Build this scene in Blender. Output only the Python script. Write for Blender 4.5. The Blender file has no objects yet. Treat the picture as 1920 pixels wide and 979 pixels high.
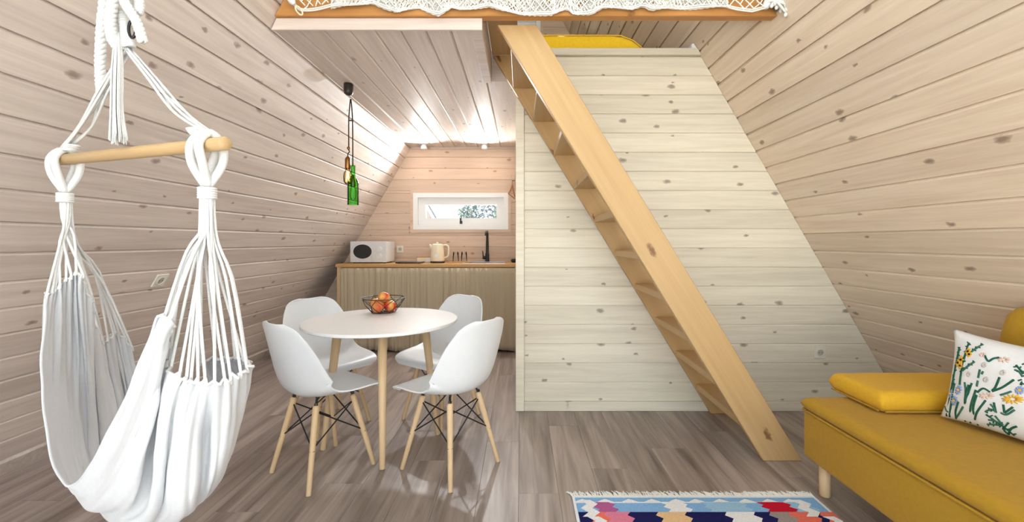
import bpy, bmesh, math, random
from mathutils import Vector, Matrix, noise
random.seed(7)
C = bpy.context.scene
COL = C.collection

# ------------------------------------------------------------------ camera, sky, exposure
F, CX, CY, HC = 807.0, 977.0, 453.0, 1.2      # focal length in px, principal point, eye height
cam_d = bpy.data.cameras.new('camera'); cam = bpy.data.objects.new('camera', cam_d); COL.objects.link(cam)
cam.location = (0, 0, HC); cam.rotation_euler = (math.pi/2, 0, 0)
cam_d.sensor_width = 36; cam_d.lens = 36*F/1920
cam_d.shift_x = -(CX-960)/1920; cam_d.shift_y = -(489.5-CY)/1920
cam_d.clip_start = 0.05; cam_d.clip_end = 300
C.camera = cam

world = bpy.data.worlds.new('sky'); C.world = world; world.use_nodes = True
wn = world.node_tree.nodes; wl = world.node_tree.links
bg = wn['Background']; bg.inputs['Color'].default_value = (0.85, 0.94, 1.0, 1); bg.inputs['Strength'].default_value = 1.0
vs = C.view_settings
vs.view_transform = 'Standard'; vs.look = 'None'; vs.gamma = 1.0; vs.use_curve_mapping = False
vs.exposure = 1.68

sun_d = bpy.data.lights.new('sun', 'SUN'); sun_d.energy = 9.0; sun_d.angle = .02; sun_d.color = (1, .985, .96)
sun = bpy.data.objects.new('sun', sun_d); COL.objects.link(sun)
sun.rotation_euler = (math.radians(-36), math.radians(-8), 0)      # high behind the cabin

def portal(name, loc, rot, sx, sy):
    l = bpy.data.lights.new(name, 'AREA'); l.shape = 'RECTANGLE'; l.size = sx; l.size_y = sy
    l.cycles.is_portal = True
    o = bpy.data.objects.new(name, l); COL.objects.link(o); o.location = loc; o.rotation_euler = rot
    return o
portal('daylight_gable', (0.02, -.82, 2.34), (math.pi/2, 0, 0), 5.6, 4.8)
portal('daylight_kitchen_window', (-0.74, 5.36, 1.57), (-math.pi/2, 0, 0), 1.16, 0.46)
portal('daylight_loft_window', (-0.13, 5.36, 3.45), (-math.pi/2, 0, 0), 0.75, 0.95)

# ------------------------------------------------------------------ helpers
def srgb(r, g, b):
    f = lambda c: (c/255/12.92) if c/255 <= .04045 else ((c/255+.055)/1.055)**2.4
    return (f(r), f(g), f(b), 1)

def new_mat(name):
    m = bpy.data.materials.new(name); m.use_nodes = True
    nt = m.node_tree; b = nt.nodes['Principled BSDF']
    return m, nt, b
def setin(b, **k):
    for key, v in k.items():
        key = key.replace('_', ' ')
        if key in b.inputs: b.inputs[key].default_value = v

def plain(name, col, rough=.5, spec=.4, metal=0, noise_amt=.04, nscale=30, bump=0, bscale=200, sheen=0, **kw):
    m, nt, b = new_mat(name); N = nt.nodes; L = nt.links
    setin(b, Roughness=rough, Metallic=metal)
    b.inputs['Specular IOR Level'].default_value = spec
    if sheen: b.inputs['Sheen Weight'].default_value = sheen
    for k, v in kw.items(): b.inputs[k.replace('_', ' ')].default_value = v
    tc = N.new('ShaderNodeTexCoord'); nz = N.new('ShaderNodeTexNoise'); nz.inputs['Scale'].default_value = nscale
    nz.inputs['Detail'].default_value = 3
    L.new(tc.outputs['Object'], nz.inputs['Vector'])
    r = N.new('ShaderNodeValToRGB')
    c0 = [max(0, c*(1-noise_amt)) for c in col[:3]]+[1]; c1 = [min(1, c*(1+noise_amt)) for c in col[:3]]+[1]
    r.color_ramp.elements[0].position = .3; r.color_ramp.elements[1].position = .7
    r.color_ramp.elements[0].color = c0; r.color_ramp.elements[1].color = c1
    L.new(nz.outputs['Fac'], r.inputs['Fac']); L.new(r.outputs['Color'], b.inputs['Base Color'])
    if bump:
        n2 = N.new('ShaderNodeTexNoise'); n2.inputs['Scale'].default_value = bscale; n2.inputs['Detail'].default_value = 2
        L.new(tc.outputs['Object'], n2.inputs['Vector'])
        bp = N.new('ShaderNodeBump'); bp.inputs['Strength'].default_value = bump; bp.inputs['Distance'].default_value = .003
        L.new(n2.outputs['Fac'], bp.inputs['Height']); L.new(bp.outputs['Normal'], b.inputs['Normal'])
    return m

def wood(name, light, dark, knot=None, knot_thr=.45, rough=.5, vary=.10, gx=1.7, gy=34., wash=.5, spec=.35, axis='X', knot_scale=(3.9, 7.3), grain_lo=.33, grain_hi=.72, broad=.35):
    """Wood with grain along one local axis; every object gets its own piece of the pattern."""
    m, nt, b = new_mat(name); N = nt.nodes; L = nt.links
    setin(b, Roughness=rough); b.inputs['Specular IOR Level'].default_value = spec
    tc = N.new('ShaderNodeTexCoord'); oi = N.new('ShaderNodeObjectInfo')
    mul = N.new('ShaderNodeVectorMath'); mul.operation = 'MULTIPLY'; mul.inputs[1].default_value = (91.7, 57.3, 33.1)
    comb = N.new('ShaderNodeCombineXYZ')
    for i in range(3): L.new(oi.outputs['Random'], comb.inputs[i])
    L.new(comb.outputs[0], mul.inputs[0])
    rot = N.new('ShaderNodeMapping')
    if axis == 'Z': rot.inputs['Rotation'].default_value = (0, math.pi/2, 0)
    if axis == 'Y': rot.inputs['Rotation'].default_value = (0, 0, math.pi/2)
    L.new(tc.outputs['Object'], rot.inputs['Vector'])
    add = N.new('ShaderNodeVectorMath'); L.new(rot.outputs[0], add.inputs[0]); L.new(mul.outputs[0], add.inputs[1])
    def mapped(sx, sy, sz):
        mp = N.new('ShaderNodeMapping'); mp.inputs['Scale'].default_value = (sx, sy, sz)
        L.new(add.outputs[0], mp.inputs['Vector']); return mp.outputs[0]
    # knots first: they also bend the grain
    kf = None
    warp = add.outputs[0]
    if knot:
        vo = N.new('ShaderNodeTexVoronoi'); vo.inputs['Scale'].default_value = 1; vo.voronoi_dimensions = '2D'
        vo.inputs['Randomness'].default_value = .9
        kn = N.new('ShaderNodeTexNoise'); kn.inputs['Scale'].default_value = 1; kn.inputs['Detail'].default_value = 1; L.new(mapped(38, 60, 60), kn.inputs['Vector'])
        ka = N.new('ShaderNodeVectorMath'); ka.operation = 'MULTIPLY_ADD'; ka.inputs[1].default_value = (.10, .12, 0); L.new(kn.outputs['Color'], ka.inputs[0]); L.new(mapped(knot_scale[0], knot_scale[1], 1), ka.inputs[2])
        L.new(ka.outputs[0], vo.inputs['Vector'])
        sep = N.new('ShaderNodeSeparateColor'); L.new(vo.outputs['Color'], sep.inputs[0])
        gt = N.new('ShaderNodeMath'); gt.operation = 'GREATER_THAN'; gt.inputs[1].default_value = knot_thr; L.new(sep.outputs[0], gt.inputs[0])
        sz = N.new('ShaderNodeMapRange'); sz.inputs['To Min'].default_value = .045; sz.inputs['To Max'].default_value = .14
        L.new(sep.outputs[1], sz.inputs['Value'])
        dv = N.new('ShaderNodeMath'); dv.operation = 'DIVIDE'; L.new(vo.outputs['Distance'], dv.inputs[0]); L.new(sz.outputs[0], dv.inputs[1])
        kr = N.new('ShaderNodeValToRGB'); e = kr.color_ramp.elements
        e[0].position = .35; e[0].color = (1, 1, 1, 1); e[1].position = 1.0; e[1].color = (0, 0, 0, 1)
        x = e.new(.75); x.color = (.55, .55, .55, 1)
        L.new(dv.outputs[0], kr.inputs['Fac'])
        km = N.new('ShaderNodeMath'); km.operation = 'MULTIPLY'; L.new(kr.outputs['Color'], km.inputs[0]); L.new(gt.outputs[0], km.inputs[1])
        kf = km.outputs[0]
    g = N.new('ShaderNodeTexNoise'); g.inputs['Scale'].default_value = 1; g.inputs['Detail'].default_value = 5; g.inputs['Roughness'].default_value = .62; g.inputs['Distortion'].default_value = .6
    L.new(mapped(gx, gy, gy), g.inputs['Vector'])
    w = N.new('ShaderNodeTexNoise'); w.inputs['Scale'].default_value = 1; w.inputs['Detail'].default_value = 2; w.inputs['Distortion'].default_value = 1.2
    L.new(mapped(.55, gy*.22, gy*.22), w.inputs['Vector'])
    mx = N.new('ShaderNodeMath'); mx.operation = 'MULTIPLY_ADD'; mx.inputs[1].default_value = 1-broad
    sc = N.new('ShaderNodeMath'); sc.operation = 'MULTIPLY'; sc.inputs[1].default_value = broad
    L.new(w.outputs['Fac'], sc.inputs[0]); L.new(g.outputs['Fac'], mx.inputs[0]); L.new(sc.outputs[0], mx.inputs[2])
    cr = N.new('ShaderNodeValToRGB'); cr.color_ramp.elements[0].position = grain_lo; cr.color_ramp.elements[1].position = grain_hi
    cr.color_ramp.elements[0].color = dark; cr.color_ramp.elements[1].color = light
    L.new(mx.outputs[0], cr.inputs['Fac'])
    out = cr.outputs['Color']
    if kf is not None:
        mixk = N.new('ShaderNodeMix'); mixk.data_type = 'RGBA'
        L.new(kf, mixk.inputs['Factor']); L.new(out, mixk.inputs['A']); mixk.inputs['B'].default_value = [.75*a+.25*b_ for a, b_ in zip(knot, dark)]
        out = mixk.outputs['Result']
    hv = N.new('ShaderNodeHueSaturation')
    mr = N.new('ShaderNodeMapRange'); mr.inputs['To Min'].default_value = 1-vary; mr.inputs['To Max'].default_value = 1+vary*.6
    L.new(oi.outputs['Random'], mr.inputs['Value']); L.new(mr.outputs[0], hv.inputs['Value']); L.new(out, hv.inputs['Color'])
    L.new(hv.outputs[0], b.inputs['Base Color'])
    bp = N.new('ShaderNodeBump'); bp.inputs['Strength'].default_value = .12; bp.inputs['Distance'].default_value = .002
    L.new(g.outputs['Fac'], bp.inputs['Height']); L.new(bp.outputs['Normal'], b.inputs['Normal'])
    return m

def obj(name, me, mat=None, parent=None, smooth=False):
    """link a mesh (or bmesh) as one object"""
    if isinstance(me, bmesh.types.BMesh):
        bm = me; me = bpy.data.meshes.new(name); bmesh.ops.recalc_face_normals(bm, faces=bm.faces); bm.to_mesh(me); bm.free()
    if mat is not None and not me.materials: me.materials.append(mat)
    if smooth:
        me.polygons.foreach_set('use_smooth', [True]*len(me.polygons))
    o = bpy.data.objects.new(name, me); COL.objects.link(o)
    if parent is not None: o.parent = parent
    return o
def tag(o, label, cat, group=None):
    o['label'] = label; o['category'] = cat
    if group: o['group'] = group
    return o
def thing(name, label, cat, loc=(0, 0, 0), rz=0, group=None):
    o = bpy.data.objects.new(name, None); COL.objects.link(o); o.empty_display_size = .1
    o.location = loc; o.rotation_euler = (0, 0, rz)
    return tag(o, label, cat, group)
def struct(o): o['kind'] = 'structure'; return o
def dup(root, loc=None, rz=None, label=None):
    r = root.copy(); COL.objects.link(r)
    if loc is not None: r.location = loc
    if rz is not None: r.rotation_euler = (0, 0, rz)
    if label: r['label'] = label
    for ch in list(root.children):
        c = ch.copy(); COL.objects.link(c); c.parent = r
        for g in ch.children:
            d = g.copy(); COL.objects.link(d); d.parent = c
    return r

def box(bm, x0, x1, y0, y1, z0, z1):
    v = [bm.verts.new(p) for p in ((x0,y0,z0),(x1,y0,z0),(x1,y1,z0),(x0,y1,z0),(x0,y0,z1),(x1,y0,z1),(x1,y1,z1),(x0,y1,z1))]
    for f in ((0,3,2,1),(4,5,6,7),(0,1,5,4),(1,2,6,5),(2,3,7,6),(3,0,4,7)): bm.faces.new([v[i] for i in f])
    return v
def bevel(bm, w, seg=2, angle=.6):
    bmesh.ops.recalc_face_normals(bm, faces=bm.faces)
    ed = [e for e in bm.edges if len(e.link_faces) == 2 and e.calc_face_angle(0) > angle]
    bmesh.ops.bevel(bm, geom=ed, offset=w, segments=seg, profile=.5, affect='EDGES')
def rbox(x0, x1, y0, y1, z0, z1, w=.005, seg=2):
    bm = bmesh.new(); box(bm, x0, x1, y0, y1, z0, z1); bevel(bm, w, seg); return bm
def prism(bm, poly, d, axis):
    """extrude a polygon (list of 2-tuples) between d[0] and d[1] along axis"""
    def P(a, b, t): return {'x': (t, a, b), 'y': (a, t, b), 'z': (a, b, t)}[axis]
    A = [bm.verts.new(P(a, b, d[0])) for a, b in poly]; B = [bm.verts.new(P(a, b, d[1])) for a, b in poly]
    bm.faces.new(A); bm.faces.new(B[::-1]); n = len(poly)
    for i in range(n): bm.faces.new((A[i], A[(i+1) % n], B[(i+1) % n], B[i]))
def tube(bm, pts, r, n=6, closed=False, flat=1.0):
    pts = [Vector(p) for p in pts]; m = len(pts)
    rad = r if isinstance(r, (list, tuple)) else [r]*m
    rings = []; up = None
    for i, p in enumerate(pts):
        if closed: t = (pts[(i+1) % m]-pts[i-1])
        else: t = (pts[min(i+1, m-1)]-pts[max(i-1, 0)])
        if t.length < 1e-9: t = Vector((0, 0, 1))
        t.normalize()
        if up is None:
            up = Vector((0, 0, 1)) if abs(t.z) < .9 else Vector((1, 0, 0))
        up = (up - t*up.dot(t))
        if up.length < 1e-6: up = t.orthogonal()
        up.normalize(); s = t.cross(up)
        rings.append([bm.verts.new(p+(up*math.cos(a)*flat+s*math.sin(a))*rad[i]) for a in [2*math.pi*k/n for k in range(n)]])
    for i in range(m if closed else m-1):
        A, B = rings[i], rings[(i+1) % m]
        for k in range(n): bm.faces.new((A[k], A[(k+1) % n], B[(k+1) % n], B[k]))
    if not closed:
        bm.faces.new(rings[0][::-1]); bm.faces.new(rings[-1])
def lathe(bm, prof, n=24, cx=0, cy=0, cap0=True, cap1=True):
    rings = []
    for r, z in prof:
        if r < 1e-5: rings.append([bm.verts.new((cx, cy, z))])
        else: rings.append([bm.verts.new((cx+r*math.cos(2*math.pi*k/n), cy+r*math.sin(2*math.pi*k/n), z)) for k in range(n)])
    for A, B in zip(rings, rings[1:]):
        for k in range(n):
            if len(A) == 1 and len(B) == 1: continue
            if len(A) == 1: bm.faces.new((A[0], B[(k+1) % n], B[k]))
            elif len(B) == 1: bm.faces.new((A[k], A[(k+1) % n], B[0]))
            else: bm.faces.new((A[k], A[(k+1) % n], B[(k+1) % n], B[k]))
    if cap0 and len(rings[0]) > 1: bm.faces.new(rings[0][::-1])
    if cap1 and len(rings[-1]) > 1: bm.faces.new(rings[-1])
def cr(p, t):
    """Catmull-Rom through list p at t in [0, len-1]"""
    i = min(int(t), len(p)-2); f = t-i
    a = p[max(i-1, 0)]; b = p[i]; c = p[i+1]; d = p[min(i+2, len(p)-1)]
    return .5*((2*b)+(c-a)*f+(2*a-5*b+4*c-d)*f*f+(3*b-a-3*c+d)*f**3)
def smooth_path(pts, n):
    P = [Vector(p) for p in pts]
    return [cr(P, (len(P)-1)*k/n) for k in range(n+1)]
def at(px, py, Y):
    return Vector(((px-CX)*Y/F, Y, HC+(CY-py)*Y/F))

# ------------------------------------------------------------------ materials
M = {}
M['wall'] = wood('whitewashed_pine_rosy_lighting', srgb(228, 215, 205), srgb(196, 180, 170), srgb(140, 116, 104), .58, rough=.5, vary=.12, grain_lo=.30, grain_hi=.68)  # left wall: rosy cast of the mixed lighting put into the pine colour
M['wall_r'] = wood('whitewashed_pine_tan_lighting', srgb(238, 222, 201), srgb(214, 193, 170), srgb(130, 106, 88), .58, rough=.5, vary=.10, grain_lo=.30, grain_hi=.68)  # same boards as the left wall, tanned to carry the lighting there
M['cream'] = wood('whitewashed_pine_cream_lighting', srgb(230, 222, 203), srgb(205, 196, 176), srgb(132, 118, 102), .58, rough=.45, vary=.07, grain_lo=.25, grain_hi=.6)  # partition: cream tint stands in for the mixed lighting on it
M['pinkpine'] = wood('pink_lighting_pine', srgb(224, 203, 184), srgb(204, 178, 157), srgb(160, 112, 90), .66, rough=.5, vary=.08)  # kitchen wall: pinker base colour holds some of the lighting there
M['ceil'] = wood('whitewashed_pine_ceiling', srgb(226, 212, 202), srgb(198, 182, 172), srgb(150, 130, 120), .6, rough=.55, vary=.06, spec=.3)
M['oiled'] = wood('oiled_pine', srgb(201, 168, 120), srgb(180, 144, 96), srgb(105, 64, 40), .55, rough=.42, vary=.05, gx=.9, gy=20, knot_scale=(1.6, 4.5), grain_lo=.25, grain_hi=.7)
M['beam'] = wood('amber_pine', srgb(206, 154, 92), srgb(178, 122, 66), srgb(95, 52, 28), .6, rough=.45, vary=.04, gx=.9, gy=20)
M['floor'] = wood('grey_brown_laminate', srgb(176, 162, 153), srgb(104, 90, 83), None, rough=.36, vary=.03, gx=1.0, gy=17, grain_lo=.32, grain_hi=.62, broad=.38, spec=.5)
M['birch'] = wood('birch', srgb(226, 198, 160), srgb(208, 176, 134), None, rough=.42, vary=.05, gx=2, gy=40, axis='Z')
M['birch_x'] = wood('beech_bar', srgb(206, 178, 136), srgb(184, 152, 108), None, rough=.45, vary=.05, gx=2, gy=40)
M['counter'] = wood('butcher_block_pine', srgb(214, 170, 112), srgb(192, 145, 88), None, rough=.4, vary=.05, gx=1.2, gy=18)
M['white_plastic'] = plain('white_plastic', srgb(232, 235, 238), .32, .5, noise_amt=.01)
M['white_paint'] = plain('white_lacquer', srgb(236, 236, 236), .3, .5, noise_amt=.01)
M['frame_white'] = plain('white_upvc', srgb(238, 240, 242), .35, .5, noise_amt=.01)
M['black_metal'] = plain('black_metal', srgb(26, 25, 26), .4, .5, noise_amt=.1)
M['steel'] = plain('brushed_steel', srgb(190, 188, 186), .28, .5, 1.0, noise_amt=.05)
M['cotton'] = plain('white_cotton', srgb(230, 231, 234), .9, .2, noise_amt=.02, nscale=90, bump=.25, bscale=900, sheen=.2)
def make_translucent(m, k):
    nt = m.node_tree; b = nt.nodes['Principled BSDF']; o = [n for n in nt.nodes if n.type == 'OUTPUT_MATERIAL'][0]
    t = nt.nodes.new('ShaderNodeBsdfTranslucent'); mx = nt.nodes.new('ShaderNodeMixShader'); mx.inputs[0].default_value = k
    src = b.inputs['Base Color'].links[0].from_socket; nt.links.new(src, t.inputs['Color'])
    nt.links.new(b.outputs[0], mx.inputs[1]); nt.links.new(t.outputs[0], mx.inputs[2]); nt.links.new(mx.outputs[0], o.inputs['Surface'])
M['pillow'] = plain('white_pillow_cotton', srgb(226, 226, 226), .9, .2, noise_amt=.02, nscale=90, bump=.25, bscale=900)
make_translucent(M['cotton'], .25)
M['rope'] = plain('natural_cotton_rope', srgb(226, 226, 225), .85, .2, noise_amt=.05, nscale=220, bump=.3, bscale=700)
M['net'] = plain('white_crochet_cord', srgb(232, 231, 226), .85, .2, noise_amt=.06, nscale=150)
M['mustard'] = plain('mustard_upholstery', srgb(178, 137, 36), .75, .25, noise_amt=.05, nscale=60, bump=.15, bscale=1100, sheen=.08)
M['mustard_front'] = M['mustard']
M['yellow'] = plain('bright_yellow_fabric', srgb(250, 206, 48), .8, .2, noise_amt=.05, nscale=50, bump=.15, bscale=700)
M['yellow_cushion'] = plain('yellow_upholstery', srgb(216, 168, 42), .75, .25, noise_amt=.04, nscale=60, bump=.15, bscale=1100, sheen=.08)
M['linen'] = plain('taupe_linen', srgb(192, 177, 152), .9, .2, noise_amt=.07, nscale=180, bump=.2, bscale=900)
M['cream_plastic'] = plain('cream_enamel', srgb(238, 226, 200), .3, .5, noise_amt=.01)
M['socket'] = plain('ivory_plastic', srgb(228, 224, 210), .4, .5, noise_amt=.01)
M['dark_glass'] = plain('dark_tinted_glass', srgb(38, 38, 40), .12, .6, noise_amt=.1)
M['silver'] = plain('silver_plastic', srgb(222, 222, 224), .35, .5, noise_amt=.02)
M['brass'] = plain('aged_brass', srgb(150, 104, 60), .35, .5, 1.0, noise_amt=.1)
M['dark_plastic'] = plain('dark_brown_plastic', srgb(40, 33, 30), .4, .5)
M['cord_bw'] = plain('black_twisted_cord', srgb(52, 44, 38), .8, .2, noise_amt=.7, nscale=140)
M['hangerwood'] = plain('brown_hanger_wood', srgb(168, 112, 70), .5, .4, noise_amt=.1, nscale=60)
M['apple'] = None

# thin window pane: mostly clear with a little reflection
def pane_mat(name='window_glass', tint=(.96, .98, .98, 1), ior=1.3):
    m = bpy.data.materials.new(name); m.use_nodes = True; nt = m.node_tree
    for n in list(nt.nodes): nt.nodes.remove(n)
    o = nt.nodes.new('ShaderNodeOutputMaterial'); t = nt.nodes.new('ShaderNodeBsdfTransparent'); g = nt.nodes.new('ShaderNodeBsdfGlossy')
    g.inputs['Roughness'].default_value = .02; t.inputs['Color'].default_value = tint
    fr = nt.nodes.new('ShaderNodeFresnel'); fr.inputs['IOR'].default_value = ior
    mx = nt.nodes.new('ShaderNodeMixShader'); nt.links.new(fr.outputs[0], mx.inputs[0]); nt.links.new(t.outputs[0], mx.inputs[1]); nt.links.new(g.outputs[0], mx.inputs[2])
    nt.links.new(mx.outputs[0], o.inputs[0]); return m
M['pane'] = pane_mat()
M['green_glass'] = pane_mat('green_bottle_glass', (.30, .78, .20, 1), 1.35)
M['clear_glass'] = pane_mat('clear_glass', (.97, .98, .98, 1), 1.2)
M['amber_glass'] = pane_mat('amber_bulb_glass', (.95, .80, .58, 1), 1.35)
def apple_mat():
    m, nt, b = new_mat('red_yellow_apple_skin'); N = nt.nodes; L = nt.links
    b.inputs['Roughness'].default_value = .3
    tc = N.new('ShaderNodeTexCoord'); oi = N.new('ShaderNodeObjectInfo'); mp = N.new('ShaderNodeMapping'); mp.inputs['Scale'].default_value = (1, 1, .35)
    L.new(tc.outputs['Object'], mp.inputs[0])
    nz = N.new('ShaderNodeTexNoise'); nz.noise_dimensions = '4D'; nz.inputs['Scale'].default_value = 22; nz.inputs['Detail'].default_value = 4
    mm = N.new('ShaderNodeMath'); mm.operation = 'MULTIPLY'; mm.inputs[1].default_value = 40; L.new(oi.outputs['Random'], mm.inputs[0]); L.new(mm.outputs[0], nz.inputs['W'])
    L.new(mp.outputs[0], nz.inputs['Vector'])
    r = N.new('ShaderNodeValToRGB'); r.color_ramp.elements[0].position = .40; r.color_ramp.elements[0].color = srgb(214, 52, 36)
    r.color_ramp.elements[1].position = .66; r.color_ramp.elements[1].color = srgb(240, 190, 96)
    L.new(nz.outputs['Fac'], r.inputs[0]); L.new(r.outputs[0], b.inputs['Base Color']); return m
M['apple'] = apple_mat()

# ------------------------------------------------------------------ the room shell
XL, XR = -2.68, 2.73                    # where the sloping walls meet the floor
S3 = math.sqrt(3)
Y0, Y1 = -.8, 5.2                      # open glazed gable behind the camera, back wall
APX, APZ = (XL+XR)/2, (XR-XL)/2*S3
wxl = lambda z: XL+z/S3
wxr = lambda z: XR-z/S3
PT = .018                               # plank thickness
PW = .1357                              # plank cover width

def plank_mesh(x0b, x1b, x0t, x1t, w, t=PT, cham=.0150, dep=.0145):
    prof = [(0, 0), (0, t-.002), (.002, t), (w-cham, t), (w-.0005, t-dep), (w-.0005, 0)]
    bm = bmesh.new(); A = []; B = []
    for y, z in prof:
        k = min(1, y/w); A.append(bm.verts.new((x0b+(x0t-x0b)*k, y, z))); B.append(bm.verts.new((x1b+(x1t-x1b)*k, y, z)))
    bm.faces.new(A); bm.faces.new(B[::-1]); n = len(prof)
    for i in range(n): bm.faces.new((A[i], A[(i+1) % n], B[(i+1) % n], B[i]))
    bmesh.ops.recalc_face_normals(bm, faces=bm.faces)
    me = bpy.data.meshes.new('plank'); bm.to_mesh(me); bm.free(); return me
def place(me, mat, parent, origin, ax, ay, az, name='plank'):
    o = obj(name, me, mat, parent)
    m = Matrix.Identity(4)
    for i, a in enumerate((ax, ay, az)):
        for j in range(3): m[j][i] = a[j]
    for j in range(3): m[j][3] = origin[j]
    o.matrix_world = m
    return o

# floor: slab plus laminate planks running away from the camera
bm = bmesh.new(); box(bm, XL-.25, XR+.25, Y0, Y1+.2, -.12, -.008)
floor = struct(obj('floor', bm, M['floor']))
FW, FL = .192, 1.285
fl_cache = {}
x = XL-.02; row = 0
while x < XR+.02:
    y = Y0 - (row*0.413 % 1)*FL
    while y < Y1:
        a, b_ = max(y, Y0), min(y+FL, Y1)
        if b_-a > .05:
            key = round(b_-a, 3)
            if key not in fl_cache:
                q = bmesh.new(); box(q, .0004, key-.0004, .0004, FW-.0004, -.008, 0); bevel(q, .0007, 1)
                me = bpy.data.meshes.new('floor_plank'); bmesh.ops.recalc_face_normals(q, faces=q.faces); q.to_mesh(me); q.free(); fl_cache[key] = me
            place(fl_cache[key], M['floor'], floor, (x+FW, a, 0), (0, 1, 0), (-1, 0, 0), (0, 0, 1), 'floor_plank')
        y += FL
    x += FW; row += 1

# sloping walls
def slope_wall(name, side, phase):
    bm = bmesh.new(); e = PT+.001; T = .16
    if side < 0:
        up = Vector((.5, 0, S3/2)); n = Vector((S3/2, 0, -.5)); base = Vector((XL, 0, 0)); ax = Vector((0, 1, 0)); ystart = Y0
    else:
        up = Vector((-.5, 0, S3/2)); n = Vector((-S3/2, 0, -.5)); base = Vector((XR, 0, 0)); ax = Vector((0, -1, 0)); ystart = Y1
    L = APZ/(S3/2)
    def p(s, d): q = base+up*s+n*d; return (q.x, q.z)
    s_first = (phase/(S3/2)) - PW
    sa, sb = s_first+PW*SKY[2], s_first+PW*SKY[3]
    # keep the backing of the two sides from crossing at the ridge
    prism(bm, [p(-.1, -e), p(sa, -e), p(sa, -e-T), p(-.1, -e-T)], (Y0, Y1+.2), 'y')
    prism(bm, [p(sa, -e), p(sb, -e), p(sb, -e-T), p(sa, -e-T)], (Y0, SKY[0]), 'y'); prism(bm, [p(sa, -e), p(sb, -e), p(sb, -e-T), p(sa, -e-T)], (SKY[1], Y1+.2), 'y')
    prism(bm, [p(sb, -e), p(L+e/S3, -e), p(L+(e+T)/S3, -e-T), p(sb, -e-T)], (Y0, Y1+.2), 'y')
    w = struct(obj(name, bm, M['wall'] if side < 0 else M['wall_r']))
    s = (phase/(S3/2)) - PW; len_ = Y1-Y0
    me = plank_mesh(0, len_, 0, len_, PW); lf, ln = Y1-SKY[1], SKY[0]-Y0
    me_far = plank_mesh(0, lf, 0, lf, PW); me_near = plank_mesh(0, ln, 0, ln, PW)
    s += 0
    while s < L-PW:
        o = base+up*s-n*PT; mat = M['wall'] if side < 0 else M['wall_r']
        if sa-.01 < s < sb-.01:
            place(me_far, mat, w, Vector((o.x, SKY[1] if side < 0 else Y1, o.z)), ax, up, n); place(me_near, mat, w, Vector((o.x, Y0 if side < 0 else SKY[0], o.z)), ax, up, n)
        else: place(me, mat, w, Vector((o.x, ystart, o.z)), ax, up, n)
        s += PW
    # added roof window, unseen, to let more daylight in: frame, sash, pane
    m = Matrix.Identity(4)
    for i, a in enumerate((ax, up, n)):
        for j in range(3): m[j][i] = a[j]
    m.translation = Vector((base.x, SKY[0] if side < 0 else SKY[1], 0))+up*sa
    W_, H_ = SKY[1]-SKY[0], sb-sa
    bm = bmesh.new()
    def ring(q, i, w_, z0, z1):
        box(q, i, W_-i, i, i+w_, z0, z1); box(q, i, W_-i, H_-i-w_, H_-i, z0, z1); box(q, i, i+w_, i+w_, H_-i-w_, z0, z1); box(q, W_-i-w_, W_-i, i+w_, H_-i-w_, z0, z1)
    ring(bm, .002, .03, -.178, .004); f = struct(obj('added_skylight_left' if side < 0 else 'added_skylight_right', bm, M['frame_white'])); f.matrix_world = m
    bm = bmesh.new(); ring(bm, .034, .05, -.16, -.11); obj('sash', bm, M['frame_white'], f)
    bm = bmesh.new(); box(bm, .09, W_-.09, .09, H_-.09, -.138, -.132); obj('pane', bm, M['pane'], f)
    l = portal('daylight_added_skylight', (0, 0, 0), (0, 0, 0), W_, H_); l.matrix_world = m @ Matrix.Translation((W_/2, H_/2, -.2)) @ Matrix.Rotation(math.pi, 4, 'X')
    return w
SKY = (.15, 1.95, 24, 32)        # added unseen roof windows: from/to along the house, first and last plank row
wall_left = slope_wall('wall_left', -1, .1004)
wall_right = slope_wall('wall_right', 1, .0815)

# planked vertical faces (partition, back wall): rows clipped to the room outline and around openings
def planked_rows(parent, mat, y, z_lo, z_hi, xl, xr, first, holes=(), pitch=.1357, facing=-1):
    z = first
    while z < z_hi-.004:
        za, zb = max(z, z_lo), min(z+pitch, z_hi)
        if zb-za > .012:
            cuts = [zb]
            # split a row where a hole edge runs through it
            zs = [za]+sorted(h for hole in holes for h in (hole[2], hole[3]) if za+.004 < h < zb-.004)+[zb]
            for q0, q1 in zip(zs, zs[1:]):
                segs = [(xl(q0), xr(q0), xl(q1), xr(q1))]
                for hx0, hx1, hz0, hz1 in holes:
                    if q0 >= hz0-.005 and q1 <= hz1+.005:
                        new = []
                        for s in segs:
                            if hx0 > s[0]+.01: new.append((s[0], hx0, s[2], hx0))
                            if hx1 < s[1]-.01: new.append((hx1, s[1], hx1, s[3]))
                        segs = new
                for s in segs:
                    if s[1]-s[0] < .02: continue
                    me = plank_mesh(0, s[1]-s[0], s[2]-s[0], s[3]-s[0], q1-q0, cham=.010, dep=.006) if q1-q0 > .03 else plank_mesh(0, s[1]-s[0], s[2]-s[0], s[3]-s[0], q1-q0, cham=.004, dep=.006)
                    place(me, mat, parent, (s[0], y+PT, q0), (1, 0, 0), (0, 0, 1), (0, -1, 0))
        z += pitch

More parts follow.
